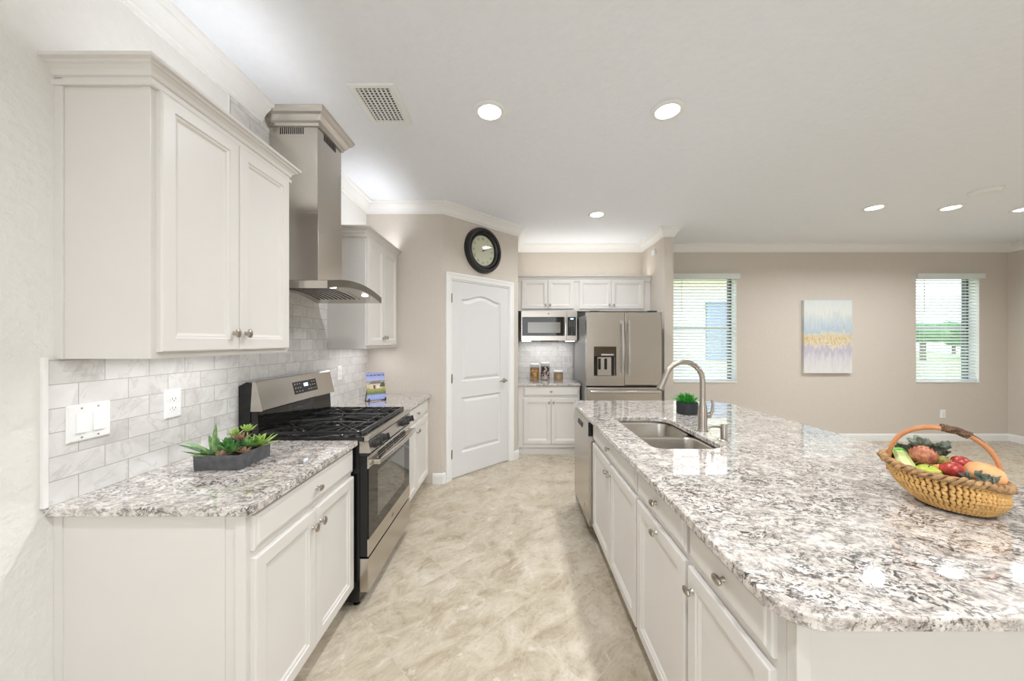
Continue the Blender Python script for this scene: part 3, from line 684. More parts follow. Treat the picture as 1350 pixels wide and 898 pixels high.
# three cast iron grates
def bar(m, a, b, w_=.009, h_=.012, z=.957):
    a, b = Vector(a), Vector(b); d = (b-a).normalized(); n = Vector((-d.y, d.x))*w_/2
    m.rings([[(p.x-n.x, p.y-n.y, z-h_), (p.x+n.x, p.y+n.y, z-h_), (p.x+n.x*.6, p.y+n.y*.6, z), (p.x-n.x*.6, p.y-n.y*.6, z)] for p in (a, b)])
gw = (R1-R0-.03)/3
for g in range(3):
    y0 = R0+.012+g*(gw+.003); y1 = y0+gw; x0, x1 = -1.405, -.838; yc = (y0+y1)/2
    m = MB()
    bar(m, (x0, y0+.006), (x1, y0+.006), .012, .016, .955); bar(m, (x0, y1-.006), (x1, y1-.006), .012, .016, .955); bar(m, (x0, y0), (x0, y1), .012, .016, .955); bar(m, (x1, y0), (x1, y1), .014, .020, .957)
    for x in (-1.27, -.97) if g != 1 else (-1.12,):
        L_ = .115 if g != 1 else .22
        for a in range(8):
            an = PI/8+a*PI/4 if g == 1 else a*PI/4
            p1 = Vector((x+.028*math.cos(an), yc+.028*math.sin(an))); dx, dy = math.cos(an), math.sin(an)
            tt = min([abs((x1-x)/dx) if dx > .01 else abs((x0-x)/dx) if dx < -.01 else 9, (y1-yc-.01)/abs(dy) if abs(dy) > .01 else 9, .15 if g != 1 else .3])
            bar(m, p1, (x+dx*tt, yc+dy*tt), .008, .012, .958)
    bar(m, (-1.12, y0), (-1.12, y1), .010, .014, .957) if g != 1 else None
    bar(m, (-1.33, y0), (-1.33, y1), .008, .012, .957); bar(m, (-.905, y0), (-.905, y1), .008, .012, .957)
    bar(m, (x0, yc), (x1, yc), .009, .012, .957)
    for x in (x0, -1.12, x1):
        for y in (y0+.006, y1-.006): m.box(x-.006, x+.006, y-.006, y+.006, .9285 if x != x1 else .931, .945)
    for k in range(5):
        y = y0+.02+k*(gw-.04)/4; m.box(x1-.004, x1+.004, y-.004, y+.004, .9335, .940)
    m.build('grate', 'iron', t)
# backguard
m = MB(); m.prism([(-1.49, .9285), (-1.428, .9285), (-1.428, 1.05), (-1.418, 1.222), (-1.45, 1.226), (-1.49, 1.205)], R0-.002, R1+.002, 'xz'); m.build('backguard', 'black', t)
m = MB(); m.prism([(-1.427, .929), (-1.385, .9295), (-1.392, 1.058), (-1.400, 1.066), (-1.427, 1.066)], R0+.003, R1-.003, 'xz'); m.build('riser', 'glassb', t)
m = MB(); bgp = [(-1.4275, 1.067), (-1.364, 1.067), (-1.361, 1.073), (-1.398, 1.222), (-1.403, 1.228), (-1.418, 1.228)]; m.prism(bgp, R0-.002, R1+.002, 'xz'); cpn = m.build('control_console', 'steel', t)
# console display: local plane on the slanted face
e1 = Vector((-1.398+1.361, 0, 1.222-1.073)); e1n = e1.normalized(); nn = Vector((e1n.z, 0, -e1n.x))
CM = Matrix(((0, e1n.x, nn.x, -1.361), (1, 0, 0, 0), (0, e1n.z, nn.z, 1.073), (0, 0, 0, 1)))
dsp = MB(CM).box(2.185, 2.435, .042, .120, .0002, .0022, .0008).build('display', 'glassb', cpn)
M['lcd'] = plain('lit_display', lin((190, 215, 235)), .3, emit=1.2, vary=.02)
M['key'] = plain('key_print', lin((190, 188, 184)), .5)
m = MB(CM); m.box(2.29, 2.335, .082, .104, .0023, .0027); m.build('digits', 'lcd', dsp)
m = MB(CM)
for u, v in [(2.20, .105), (2.225, .105), (2.25, .105), (2.20, .08), (2.225, .08), (2.25, .08), (2.205, .057), (2.235, .057), (2.265, .057), (2.335, .06), (2.36, .06), (2.36, .085), (2.385, .085), (2.41, .085), (2.385, .105), (2.41, .105), (2.385, .06), (2.415, .06)]: m.box(u-.005, u+.005, v-.0022, v+.0022, .0023, .0026)
m.build('keys', 'key', dsp)
# front knob panel
m = MB(); m.prism([(-.838, .842), (-.779, .842), (-.776, .847), (-.790, .904), (-.838, .904)], R0, R1, 'xz'); kp = m.build('knob_panel', 'steel', t)
m = MB(); m.box(-.838, -.80, R0+.002, R1-.002, .824, .842); m.build('gap_strip', 'blackm', t)
KM = Matrix(((0, -.24, .97, -.783), (1, 0, 0, 0), (0, .97, .24, .875), (0, 0, 0, 1)))
for y in (R0+.075, R0+.185, R1-.185, R1-.075):
    m = MB(KM @ T(y, 0, 0)); m.lathe([(0, 0), (.026, 0), (.026, .006), (.022, .009), (.019, .030), (.016, .034), (0, .034)], (0, 0, 0), 20, 'z'); m.box(-.006, .006, -.021, .021, .030, .044, .003); m.build('knob', 'blackm', kp, True, label='black control knob')
# oven door
m = MB(); m.box(-.8375, -.796, R0+.002, R1-.002, .278, .822, .002); od = m.build('oven_door', 'black', t)
DM = faceL(-.796)
m = MB(DM); m.box(R0+.002, R1-.002, .279, .372, .0, .006, .001); m.build('lower_rail', 'steel', od)
m = MB(DM); m.prism([(0, 0), (0, 0)], 0, 0) if False else None
m.rings([[(y, .756, 0), (y, .756, .006), (y, .768, .016), (y, .815, .004), (y, .821, 0)] for y in (R0+.002, R1-.002)]); ur = m.build('upper_rail', 'steel', od)
sl = Vector((0, .047, -.012)).normalized()
VM = DM @ Matrix(((1, 0, 0, 0), (0, sl.y, .2474, .768), (0, sl.z, .9689, .016), (0, 0, 0, 1)))
m = MB(VM)
for g in range(4):
    for r_ in range(3):
        u0 = R0+.13+g*.128; m.box(u0, u0+.112, .008+r_*.0135, .0155+r_*.0135, -.001, .0012)
m.build('vent_slots', 'dark', ur)
m = MB(DM); m.box(R0+.010, R1-.010, .373, .755, .0002, .005, .001); gl = m.build('oven_window', 'glassb', od)
m = MB(DM); m.panel(R0+.13, R1-.13, .44, .70, [(0, .0051), (0, .0056), (.002, .0056)]); m.build('window_inset', plain('smoked_glass', (.06, .058, .05), .03, spec=.9, coat=.5), gl)
badge(DM, RC, .325, .006, .016, od)
hp = []
for k in range(17):
    y = -1+k/8; hp.append((-.748+.012*(1-y*y), RC+y*.335, .786))
m = MB(); m.tube(hp, .012, 10, flat=1.3)
for y in (-1, 1): m.box(-.792, -.738, RC+y*.335-.013, RC+y*.335+.013, .772, .800, .004)
m.build('handle', 'steel', od, True)
m = MB(); m.box(-.8375, -.790, R0+.002, R1-.002, .087, .268, .003); m.build('storage_drawer', 'steel', t)

# ------------------------------------------------------------------ range hood
HY0, HY1 = 1.888, 2.642; HC = (HY0+HY1)/2; HXB, HXF = Xw+.0105, -1.005
t = thing('range_hood', 'tall stainless steel chimney range hood above the gas range', 'range hood', (-1.3, HC, 1.73))
def arch(y, z0=1.736, rise=.046): q = (y-HC)/((HY1-HY0)/2); return z0+rise*(1-q*q)
m = MB(); N = 24
tops, bots = [], []
for k in range(N+1):
    y = HY0+(HY1-HY0)*k/N; tops.append((y, arch(y)+.042)); bots.append((y, arch(y)))
# arched sheet along Y, extruded from wall to front
ring = lambda x, dz=0: [(x, y, z) for y, z in bots]+[(x, y, z) for y, z in reversed(tops)]
m.rings([ring(HXB), ring(HXF-.006)]); m.build('canopy', 'steelx', t, angle=.4)
m = MB(); m.rings([ring(HXF-.006), ring(HXF)]); m.build('front_fascia', 'mirror', t, angle=.4)
fb = MB(); yy = [HC-.29+.58*k/12 for k in range(13)]
fb.rings([[(-1.44, y, arch(y)-.0005) for y in yy]+[(-1.44, y, arch(y)-.005) for y in reversed(yy)], [(-1.13, y, arch(y)-.0005) for y in yy]+[(-1.13, y, arch(y)-.005) for y in reversed(yy)]]); fl = fb.build('filter', 'steelx', t)
m = MB()
for k in range(9):
    x = -1.42+k*.032; Y_ = [HC-.27+.54*j/12 for j in range(13)]
    m.rings([[(x, y, arch(y)-.0051) for y in Y_]+[(x, y, arch(y)-.0060) for y in reversed(Y_)], [(x+.013, y, arch(y)-.0051) for y in Y_]+[(x+.013, y, arch(y)-.0060) for y in reversed(Y_)]])
m.build('baffle_slots', 'dark', fl)
for y in (HC-.25, HC+.19):
    m = MB(); m.lathe([(0, 0), (.022, 0), (.020, -.004), (0, -.004)], (-1.05, y, arch(y)-.0005), 18); m.build('hood_lamp', 'glow', t)
CY0, CY1, CX = 2.13, 2.42, -1.20
m = MB(); m.box(HXB, CX+.004, CY0-.004, CY1+.004, 1.80, 2.234, .002); m.build('lower_chimney', 'steelz', t)
m = MB(); m.box(HXB, CX, CY0, CY1, 2.234, CEIL-.002, .002); ch = m.build('upper_chimney', 'steelz', t)
m = MB()
for k in range(12): x = -1.43+k*.0125; m.box(x, x+.006, CY0-.0012, CY0+.001, 2.715, 2.755)
m.build('vent_slots', 'dark', ch)
m = MB()
for k in range(12): y = CY0+.07+k*.0125; m.box(CX-.001, CX+.0012, y, y+.006, 2.715, 2.755)
m.build('vent_slots', 'dark', ch)
HCP = [(.001, 2.760), (.010, 2.760), (.014, 2.775), (.024, 2.785), (.040, 2.812), (.052, 2.822), (.060, 2.838), (.066, 2.853), (.001, 2.853)]
P = [(HXB, CY0), (CX, CY0), (CX, CY1), (HXB, CY1)]; loops = []
for i, p in enumerate(P):
    off = [(0, -1), (1, -1), (1, 1), (0, 1)][i]; loops.append([(p[0]+off[0]*o, p[1]+off[1]*o, z) for o, z in HCP])
m = MB(); m.rings(loops); m.build('crown', 'steel', t)

# ------------------------------------------------------------------ refrigerator
FX0, FX1, FY = .857, 1.752, 4.12; FM = faceB(FY+.03)
t = thing('refrigerator', 'stainless french door refrigerator with ice and water dispenser in the alcove', 'refrigerator', ((FX0+FX1)/2, 4.6, 0))
m = MB(); m.box(FX0+.006, FX1-.006, FY+.09, 4.98, .03, 1.765); m.box(FX0+.006, FX1-.006, FY+.12, 4.9, 0, .03); m.build('body', plain('grey_case', lin((150, 150, 150)), .35, .3), t)
MB().box(FX0+.05, FX0+.16, FY+.035, FY+.13, 1.796, 1.815, .004).build('hinge_cover', 'blackm', t)
MB().box(FX1-.16, FX1-.05, FY+.035, FY+.13, 1.796, 1.815, .004).build('hinge_cover', 'blackm', t)
DP = [(0, -.055), (0, .018), (.004, .026), (.012, .030)]
fd = FM
# left door with dispenser recess, built as pieces with a shared face
lx0, lx1, dz0, dz1 = FX0, 1.303, .925, 1.795; hx0, hx1, hz0, hz1 = .942, 1.208, 1.04, 1.388
m = MB(fd)
for a, b, c, d_ in ((lx0, hx0, dz0, dz1), (hx1, lx1, dz0, dz1), (hx0, hx1, dz0, hz0), (hx0, hx1, hz1, dz1)): m.box(a, b, c, d_, -.055, .030)
m.box(hx0, hx1, hz0, hz1, -.055, -.040)
ld = m.build('left_door', 'steelx', t)
m = MB(fd); m.panel(FX0+.449, FX1, dz0, dz1, DP); rd = m.build('right_door', 'steelx', t)
m = MB(fd); m.box(hx0+.002, hx1-.002, 1.272, hz1-.002, -.03, .020, .002); m.build('dispenser_panel', 'mirror', ld)
m = MB(fd); m.box(hx0+.09, hx1-.03, 1.283, 1.30, .0201, .021); m.build('control_strip', 'key', ld)
m = MB(fd); m.panel(hx0+.002, hx1-.002, hz0+.002, 1.270, [(0, -.0395), (.0, -.038), (.004, -.038)]); m.build('recess_liner', 'blackm', ld)
m = MB(fd); m.rings([[(hx0+.03+i, hz0+.004, -.0375+d), (hx1-.034-i, hz0+.004, -.0375+d), (hx1-.034-i, 1.262, -.0375+d), (hx0+.03+i, 1.262, -.0375+d)] for i, d in ((0, 0), (.02, .045))]); m.build('dispenser_block', 'steelx', ld)
for u in (hx0+.055, hx0+.13): m = MB(fd); m.box(u, u+.032, 1.115, 1.245, .0078, .012, .002); m.build('paddle', 'black', ld)
m = MB(fd); m.box(hx0-.006, hx1+.006, hz0-.028, hz0-.002, .0302, .034, .001); m.build('drip_tray', 'steelx', ld)
for par, u, sgn in ((ld, 1.270, 1), (rd, 1.347, -1)):
    pts = []
    for k in range(15):
        q = -1+k/7; pts.append((u+sgn*.004*(1-q*q), 1.365+q*.325, .060+.022*(1-q*q)))
    m = MB(fd); m.tube(pts, .017, 10, flat=.6)
    for q in (-1, 1): m.box(u-.012, u+.012, 1.365+q*.31-.016, 1.365+q*.31+.016, .0302, .062, .003)
    m.build('handle', 'chrome', par, True)
m = MB(fd); m.panel(FX0, FX1, .06, .905, DP); fz = m.build('freezer_drawer', 'steelx', t)
pts = [(FX0+.04+k*(FX1-FX0-.08)/16, .857, .062+.020*(1-((k-8)/8)**2)) for k in range(17)]
m = MB(fd); m.tube(pts, .024, 10, flat=.6)
for u in (FX0+.06, FX1-.06): m.box(u-.018, u+.018, .845, .869, .0302, .066, .003)
m.build('handle', 'chrome', fz, True)
MB(fd).box(FX0+.01, FX1-.01, .906, .924, -.05, .0).build('gasket', 'blackm', t)

# ------------------------------------------------------------------ microwave
t = thing('microwave', 'stainless over-the-range microwave under the short wall cabinet in the alcove', 'microwave', (.468, 4.88, 1.452))
MM = faceB(4.70)
MB().box(.087, .850, 4.702, Yb-.012, 1.455, 1.860, .003).build('body', 'black', t)
m = MB(MM); m.box(.095, .703, 1.458, 1.858, .0, .028, .003); dr_ = m.build('door_panel', 'steelx', t)
m = MB(MM); m.box(.705, .846, 1.458, 1.858, .0, .028, .003); cpn = m.build('control_side', 'steelx', t)
m = MB(MM); m.box(.107, .672, 1.524, 1.777, .0282, .031, .001); g_ = m.build('door_glass', 'glassb', dr_)
m = MB(MM); m.box(.184, .621, 1.563, 1.706, .0312, .0318); m.build('window_mesh', plain('window_mesh', lin((120, 118, 112)), .15, .6), g_)
m = MB(MM); m.tube([(.688, 1.530, .05), (.688, 1.650, .055), (.688, 1.772, .05)], .011, 10)
for v in (1.54, 1.762): m.box(.680, .696, v-.008, v+.008, .0282, .05)
m.build('handle', 'chrome', dr_, True)
m = MB(MM); m.box(.716, .826, 1.526, 1.776, .0282, .031, .001); kp_ = m.build('keypad', 'glassb', cpn)
MB(MM).box(.752, .797, 1.742, 1.760, .0312, .0317).build('digits', 'lcd', kp_)
m = MB(MM)
for r_ in range(9):
    for c_ in range(3):
        v = 1.722-r_*.0225; u = .742+c_*.030; hw = .009 if r_ < 4 else .004; m.box(u-hw, u+hw, v-.002, v+.002, .0312, .0316)
m.build('keys', 'key', kp_)
badge(MM, .46, 1.822, .028, .011, dr_)
m = MB(); m.box(.36, .60, 4.69, 4.76, 1.446, 1.4548, .002); m.build('vent_grille', 'blackm', t)
for x in (.17, .76): m = MB(); m.box(x-.06, x+.06, 4.72, 4.78, 1.450, 1.4548); m.build('lamp_lens', 'glow', t)

# ------------------------------------------------------------------ ceiling things
for i, (x, y) in enumerate(RECESSED):
    lab = ['round recessed ceiling light nearest the vent, above the aisle', 'round recessed ceiling light above the near end of the island', 'round recessed ceiling light in front of the refrigerator alcove', 'left of the three recessed ceiling lights over the dining area', 'middle of the three recessed ceiling lights over the dining area', 'right of the three recessed ceiling lights, at the photo edge'][i]
    t = thing('recessed_light', lab, 'ceiling light', (x, y, CEIL), 0, 'recessed ceiling lights')
    MB().lathe([(.070, -.0005), (.098, -.0005), (.098, -.004), (.090, -.010), (.076, -.013), (.070, -.011)], (x, y, CEIL), 32).bm and None
    m = MB(); pr = [(.070, -.0005), (.098, -.0005), (.098, -.004), (.090, -.010), (.076, -.013), (.070, -.011)]
    m.rings([[(x+r*math.cos(2*PI*k/32), y+r*math.sin(2*PI*k/32), CEIL+h) for k in range(32)] for r, h in pr+[pr[0]]], False, False); m.build('trim_ring', 'plastic', t, True)
    MB().lathe([(0, -.0045), (.0695, -.0045), (.0695, -.010), (0, -.011)], (x, y, CEIL), 32).build('lens', 'glow', t, True)
t = thing('smoke_detector', 'white round smoke detector on the dining area ceiling', 'smoke detector', (4.388, 3.246, CEIL))
b = MB().lathe([(0, -.0005), (.105, -.0005), (.105, -.014), (.095, -.020), (.085, -.034), (0, -.038)], (4.388, 3.246, CEIL), 32).build('housing', 'plastic', t, True)
t = thing('ceiling_vent', 'white louvred air vent in the ceiling above the left counter', 'vent', (-.785, 2.075, CEIL))
vx0, vx1, vy0, vy1 = -.915, -.655, 1.895, 2.255
m = MB(); fr = [(0, -.0005), (0, -.006), (.006, -.010), (.030, -.010), (.036, -.006), (.036, -.0005)]
m.rings([[(vx0+i, vy0+i, CEIL+z), (vx1-i, vy0+i, CEIL+z), (vx1-i, vy1-i, CEIL+z), (vx0+i, vy1-i, CEIL+z)] for i, z in fr+[fr[0]]], False, False); m.build('frame', 'plastic', t)
MB().box(vx0+.036, vx1-.036, vy0+.036, vy1-.036, CEIL-.0015, CEIL-.0005).build('duct', plain('duct_shade', lin((48, 52, 56)), .8), t)
for k in range(8):
    x = vx0+.046+k*.0245; m = MB(); m.rings([[(x, y, CEIL-.010), (x+.002, y, CEIL-.010), (x+.008, y, CEIL-.0025), (x+.006, y, CEIL-.0025)] for y in (vy0+.036, vy1-.036)]); m.build('louvre', 'plastic', t)
m = MB()
for k in range(14): y = vy0+.048+k*.0205; m.box(vx0+.036, vx1-.036, y, y+.0035, CEIL-.006, CEIL-.0018)
m.build('deflector', 'plastic', t)

# ------------------------------------------------------------------ wall clock
CK = DG @ T(.525, 2.467, 0)
t = thing('wall_clock', 'round black framed wall clock with cream face above the pantry door', 'clock', CK @ Vector((0, 0, 0)))
M['blackfr'] = plain('black_painted_frame', (.014, .013, .013), .3, vary=.3)
m = MB(CK); pr = [(.168, .010), (.172, .030), (.182, .040), (.196, .040), (.203, .034), (.212, .052), (.228, .058), (.243, .050), (.250, .034), (.256, .020), (.256, .001), (.168, .001)]
m.rings([[(r*math.cos(2*PI*k/48), r*math.sin(2*PI*k/48), h) for k in range(48)] for r, h in pr+[pr[0]]], False, False)
for k in range(56): a = 2*PI*k/56; m.ball((.1965*math.cos(a), .1965*math.sin(a), .040), .0085, 6, 4)
m.build('frame', 'blackfr', t, True)
M['cream'] = plain('aged_clock_face', lin((226, 218, 190)), .5, vary=.05, nscale=14)
fc = MB(CK).lathe([(0, .001), (.1675, .001), (.1675, .010), (0, .010)], (0, 0, 0), 48, 'z').build('dial', 'cream', t)
m = MB(CK)
for k, s_ in enumerate(['XII', 'I', 'II', 'III', 'IIII', 'V', 'VI', 'VII', 'VIII', 'IX', 'X', 'XI']):
    a = -2*PI*k/12; m.text(s_, .032, Matrix.Rotation(a, 4, 'Z') @ T(0, .132, .0101), .0002, scale=(.85, 1.15))
m.build('numerals', 'blackm', fc)
for nm, a, L_, w_ in (('hour_hand', -2*PI*(2.17/12), .075, .010), ('minute_hand', -2*PI*(10/60), .118, .007)):
    m = MB(CK @ Matrix.Rotation(a, 4, 'Z')); z = .012 if nm[0] == 'h' else .014; m.prism([(-w_*.4, -.02), (w_*.4, -.02), (w_*.5, L_*.6), (0, L_), (-w_*.5, L_*.6)], z, z+.0012); m.lathe([(0, 0), (.008, 0), (.008, .002), (0, .002)], (0, 0, z), 12, 'z'); m.build(nm, 'blackm', fc)
m = MB(CK); m.lathe([(0, .0), (.1700, .0), (.1700, .002), (0, .004)], (0, 0, .022), 40, 'z'); m.build('glass_cover', 'glass', t, True)

# ------------------------------------------------------------------ painting
def art_mat():
    m, n, l, b = new_mat('abstract_canvas')
    g = n.new('ShaderNodeTexCoord').outputs['Generated']; s_ = n.new('ShaderNodeSeparateXYZ'); l.new(g, s_.inputs[0])
    st = n.new('ShaderNodeMapping'); st.inputs['Scale'].default_value = (11, 1, 3.4); l.new(g, st.inputs[0])
    f = noise(n, l, st.outputs[0], 1.3, 7, .72)
    z = math_(n, l, 'ADD', s_.outputs[2], math_(n, l, 'MULTIPLY', math_(n, l, 'SUBTRACT', f, .5), .62))
    c = ramp(n, l, z, [(.0, lin((226, 224, 222))), (.18, lin((218, 214, 216))), (.32, lin((188, 184, 198))), (.40, lin((224, 216, 200))), (.47, lin((216, 198, 156))), (.52, lin((222, 212, 190))), (.58, lin((176, 194, 208))), (.72, lin((204, 212, 214))), (.86, lin((224, 226, 220))), (1, lin((214, 222, 222)))])
    gold = ramp(n, l, math_(n, l, 'ABSOLUTE', math_(n, l, 'SUBTRACT', s_.outputs[2], .45)), [(.03, 1), (.10, 0)])
    sp_ = ramp(n, l, noise(n, l, g, 26, 4, .7), [(.50, 0), (.58, 1)])
    c = mixc(n, l, math_(n, l, 'MULTIPLY', gold, sp_), c, lin((206, 172, 96)))
    l.new(c, b.inputs['Base Color']); b.inputs['Roughness'].default_value = .7; return m
tag(MB().box(4.19, 4.885, Yb-.042, Yb-.003, .99, 2.045, .003).build('painting', art_mat()), 'abstract pale canvas with gold band on the back wall between the windows', 'painting')

# ------------------------------------------------------------------ faucet and soap dispenser
fx, fy = 1.127, 2.085
t = thing('faucet', 'brushed nickel gooseneck pull-down faucet behind the island sink', 'faucet', (fx, fy, TOP1))
m = MB(); m.lathe([(0, 0), (.031, 0), (.031, .004), (.027, .008), (.0255, .012), (.0255, .110), (.0235, .135), (.0175, .165), (.0165, .19), (0, .19)], (fx, fy, TOP1), 24); m.build('body', 'nickel', t, True)
R_ = .112; zc = 1.212; pts = [(fx, fy, 1.08), (fx, fy, 1.15), (fx, fy, zc)]
for k in range(1, 15): a = PI*.90*k/14; pts.append((fx-R_+R_*math.cos(a), fy, zc+R_*math.sin(a)))
m = MB(); m.tube(pts, [.0155]*len(pts), 16); m.build('spout', 'nickel', t, True)
e = Vector(pts[-1]); dn = (Vector(pts[-1])-Vector(pts[-2])).normalized()
m = MB(); m.tube([e-dn*.002, e+dn*.02, e+dn*.06, e+dn*.092], [.0165, .0175, .020, .021], 16); m.build('spray_head', 'nickel', t, True)
m = MB(); m.tube([e+dn*.0925, e+dn*.097], [.018, .017], 14); m.build('nozzle', 'blackm', t)
m = MB(); m.tube([(fx+.02, fy, 1.005), (fx+.045, fy-.002, 1.005)], [.019, .017], 14); m.tube([(fx+.040, fy-.002, 1.003), (fx+.056, fy-.004, 1.03), (fx+.060, fy-.004, 1.065), (fx+.054, fy-.004, 1.098)], [.012, .009, .0075, .006], 10); m.build('lever', 'nickel', t, True)
dx, dy = 1.135, 1.887
t = thing('soap_dispenser', 'short brushed nickel soap dispenser beside the faucet', 'soap dispenser', (dx, dy, TOP1))
MB().lathe([(0, 0), (.030, 0), (.030, .003), (.024, .007), (.0165, .009), (.0165, .080), (.015, .084), (0, .084)], (dx, dy, TOP1), 24).build('body', 'nickel', t, True)
MB().tube([(dx-.005, dy, TOP1+.068), (dx-.05, dy, TOP1+.072), (dx-.075, dy, TOP1+.070), (dx-.085, dy, TOP1+.062)], [.006, .005, .0048, .0045], 10).build('spout', 'nickel', t, True)

# ------------------------------------------------------------------ plants
def leafmat(name, a, b_, c_):
    m, n, l, b = new_mat(name); v = coords(n, l); l.new(ramp(n, l, noise(n, l, v, 35, 3), [(.3, lin(a)), (.5, lin(b_)), (.72, lin(c_))]), b.inputs['Base Color']); b.inputs['Roughness'].default_value = .45; return m
M['agave'] = leafmat('agave_leaf', (58, 92, 50), (96, 134, 78), (140, 168, 104))
M['ros'] = leafmat('rosette_leaf', (44, 92, 50), (84, 138, 72), (138, 172, 104))
M['lime'] = leafmat('lime_rosette_leaf', (104, 138, 52), (150, 182, 80), (196, 210, 130))
M['pinkl'] = leafmat('dusty_pink_leaf', (150, 110, 96), (186, 146, 128), (170, 160, 110))
M['grassl'] = leafmat('bright_green_leaf', (18, 92, 28), (44, 150, 48), (96, 190, 80))
def spiky(m, c, n_, L, w, tilt0, tilt1, seed, curl=.25, up=Vector((0, 0, 1))):
    r = random.Random(seed)
    for k in range(n_):
        a = k*2.39996+r.uniform(-.2, .2); q = k/max(1, n_-1); el = tilt0+(tilt1-tilt0)*q
        d = Vector((math.cos(a)*math.cos(el), math.sin(a)*math.cos(el), math.sin(el)))
        m.leaf((c[0]+d.x*.004, c[1]+d.y*.004, c[2]), d, (0, 0, 1), L*r.uniform(.85, 1.1)*(1-.35*q), w*(1-.25*q), curl*r.uniform(.4, 1.2), 6, .002, .15)
M['slate'] = plain('zinc_tray', lin((96, 96, 99)), .5, .4, vary=.25, nscale=30)
t = thing('succulent_planter', 'charcoal metal tray planter of green succulents on the left granite counter', 'plant', (-1.228, 1.53, TOP1))
px0, px1, py0, py1, ph = -1.325, -1.135, 1.438, 1.625, .062
m = MB(); z0 = TOP1+.0005
def sq(i, z): return [(px0+i, py0+i, z), (px1-i, py0+i, z), (px1-i, py1-i, z), (px0+i, py1-i, z)]
m.rings([sq(.002, z0), sq(0, z0+ph), sq(.004, z0+ph), sq(.009, z0+.012)]); m.build('tray', 'slate', t)
MB().rings and None
m = MB(); m.rings([sq(.0095, z0+.0125), sq(.0065, z0+.048)]); m.build('soil', plain('moss', lin((70, 62, 44)), .95, vary=.4, nscale=90, bumpy=.8, bscale=200), t)
zt = z0+.046
m = MB(); ag = Vector((-1.265, 1.475, zt))
for az, el, L_, w_, cu in ((195, 38, .125, .022, -.10), (188, 24, .135, .020, -.05), (95, 88, .125, .018, .0), (160, 62, .085, .020, .05), (240, 12, .075, .018, .1), (205, 10, .10, .018, .15), (300, 30, .06, .018, .1), (60, 50, .07, .018, .1), (120, 40, .08, .018, .1)):
    a, e_ = math.radians(az), math.radians(el); m.leaf(ag, (math.cos(a)*math.cos(e_), math.sin(a)*math.cos(e_), math.sin(e_)), (0, 0, 1), L_*1.15, w_*1.25, cu, 8, .003, .22)
m.build('agave', 'agave', t, True)
for k, (x, y, dz, L_, n_, mt, w_) in enumerate(((-1.205, 1.485, .015, .050, 26, 'ros', .022), (-1.235, 1.505, .030, .042, 22, 'ros', .018), (-1.175, 1.535, .020, .042, 22, 'ros', .020), (-1.245, 1.555, .058, .034, 18, 'lime', .012), (-1.205, 1.575, .072, .036, 18, 'lime', .012), (-1.215, 1.545, .038, .040, 20, 'pinkl', .014), (-1.225, 1.462, .004, .032, 12, 'pinkl', .020), (-1.165, 1.500, .006, .034, 12, 'pinkl', .018))):
    m = MB(); spiky(m, (x, y, zt+dz*1.15), n_, L_*1.25, w_*1.15, .25, 1.35, k)
    if dz > .03: m.tube([(x, y, zt-.002), (x, y, zt+dz+.004)], .003, 6)
    else: m.tube([(x, y, zt-.002), (x, y, zt+dz+.004)], .006, 6)
    m.build('rosette', mt, t, True)
m = MB(); spiky(m, (-1.165, 1.590, zt+.008), 18, .095, .026, .25, 1.3, 33, .05); m.tube([(-1.165, 1.590, zt-.002), (-1.165, 1.590, zt+.01)], .006, 6); m.build('rosette', 'lime', t, True, label='large pointed lime green rosette')
gx, gy = 1.285, 2.59
t = thing('potted_plant', 'small spiky green plant in round black pot on the island', 'plant', (gx, gy, TOP1))
MB().lathe([(0, 0), (.070, 0), (.074, .004), (.075, .080), (.073, .084), (.069, .084), (.068, .070), (0, .070)], (gx, gy, TOP1+.0005), 32).build('pot', plain('black_pot', (.016, .018, .024), .5), t, True)
MB().lathe([(0, 0), (.0675, 0), (.05, .008), (0, .010)], (gx, gy, TOP1+.071), 24).build('gravel', plain('gravel', lin((170, 160, 150)), .9, vary=.4, nscale=150), t)
rr = random.Random(5)
for k in range(6):
    a = k*PI/3; m = MB(); r0 = .034 if k else 0; spiky(m, (gx+r0*math.cos(a), gy+r0*math.sin(a), TOP1+.080+(.012 if k == 0 else 0)), 30, .088, .011, .15, 1.45, 50+k, .2); m.build('leaf_tuft', 'grassl', t, True)

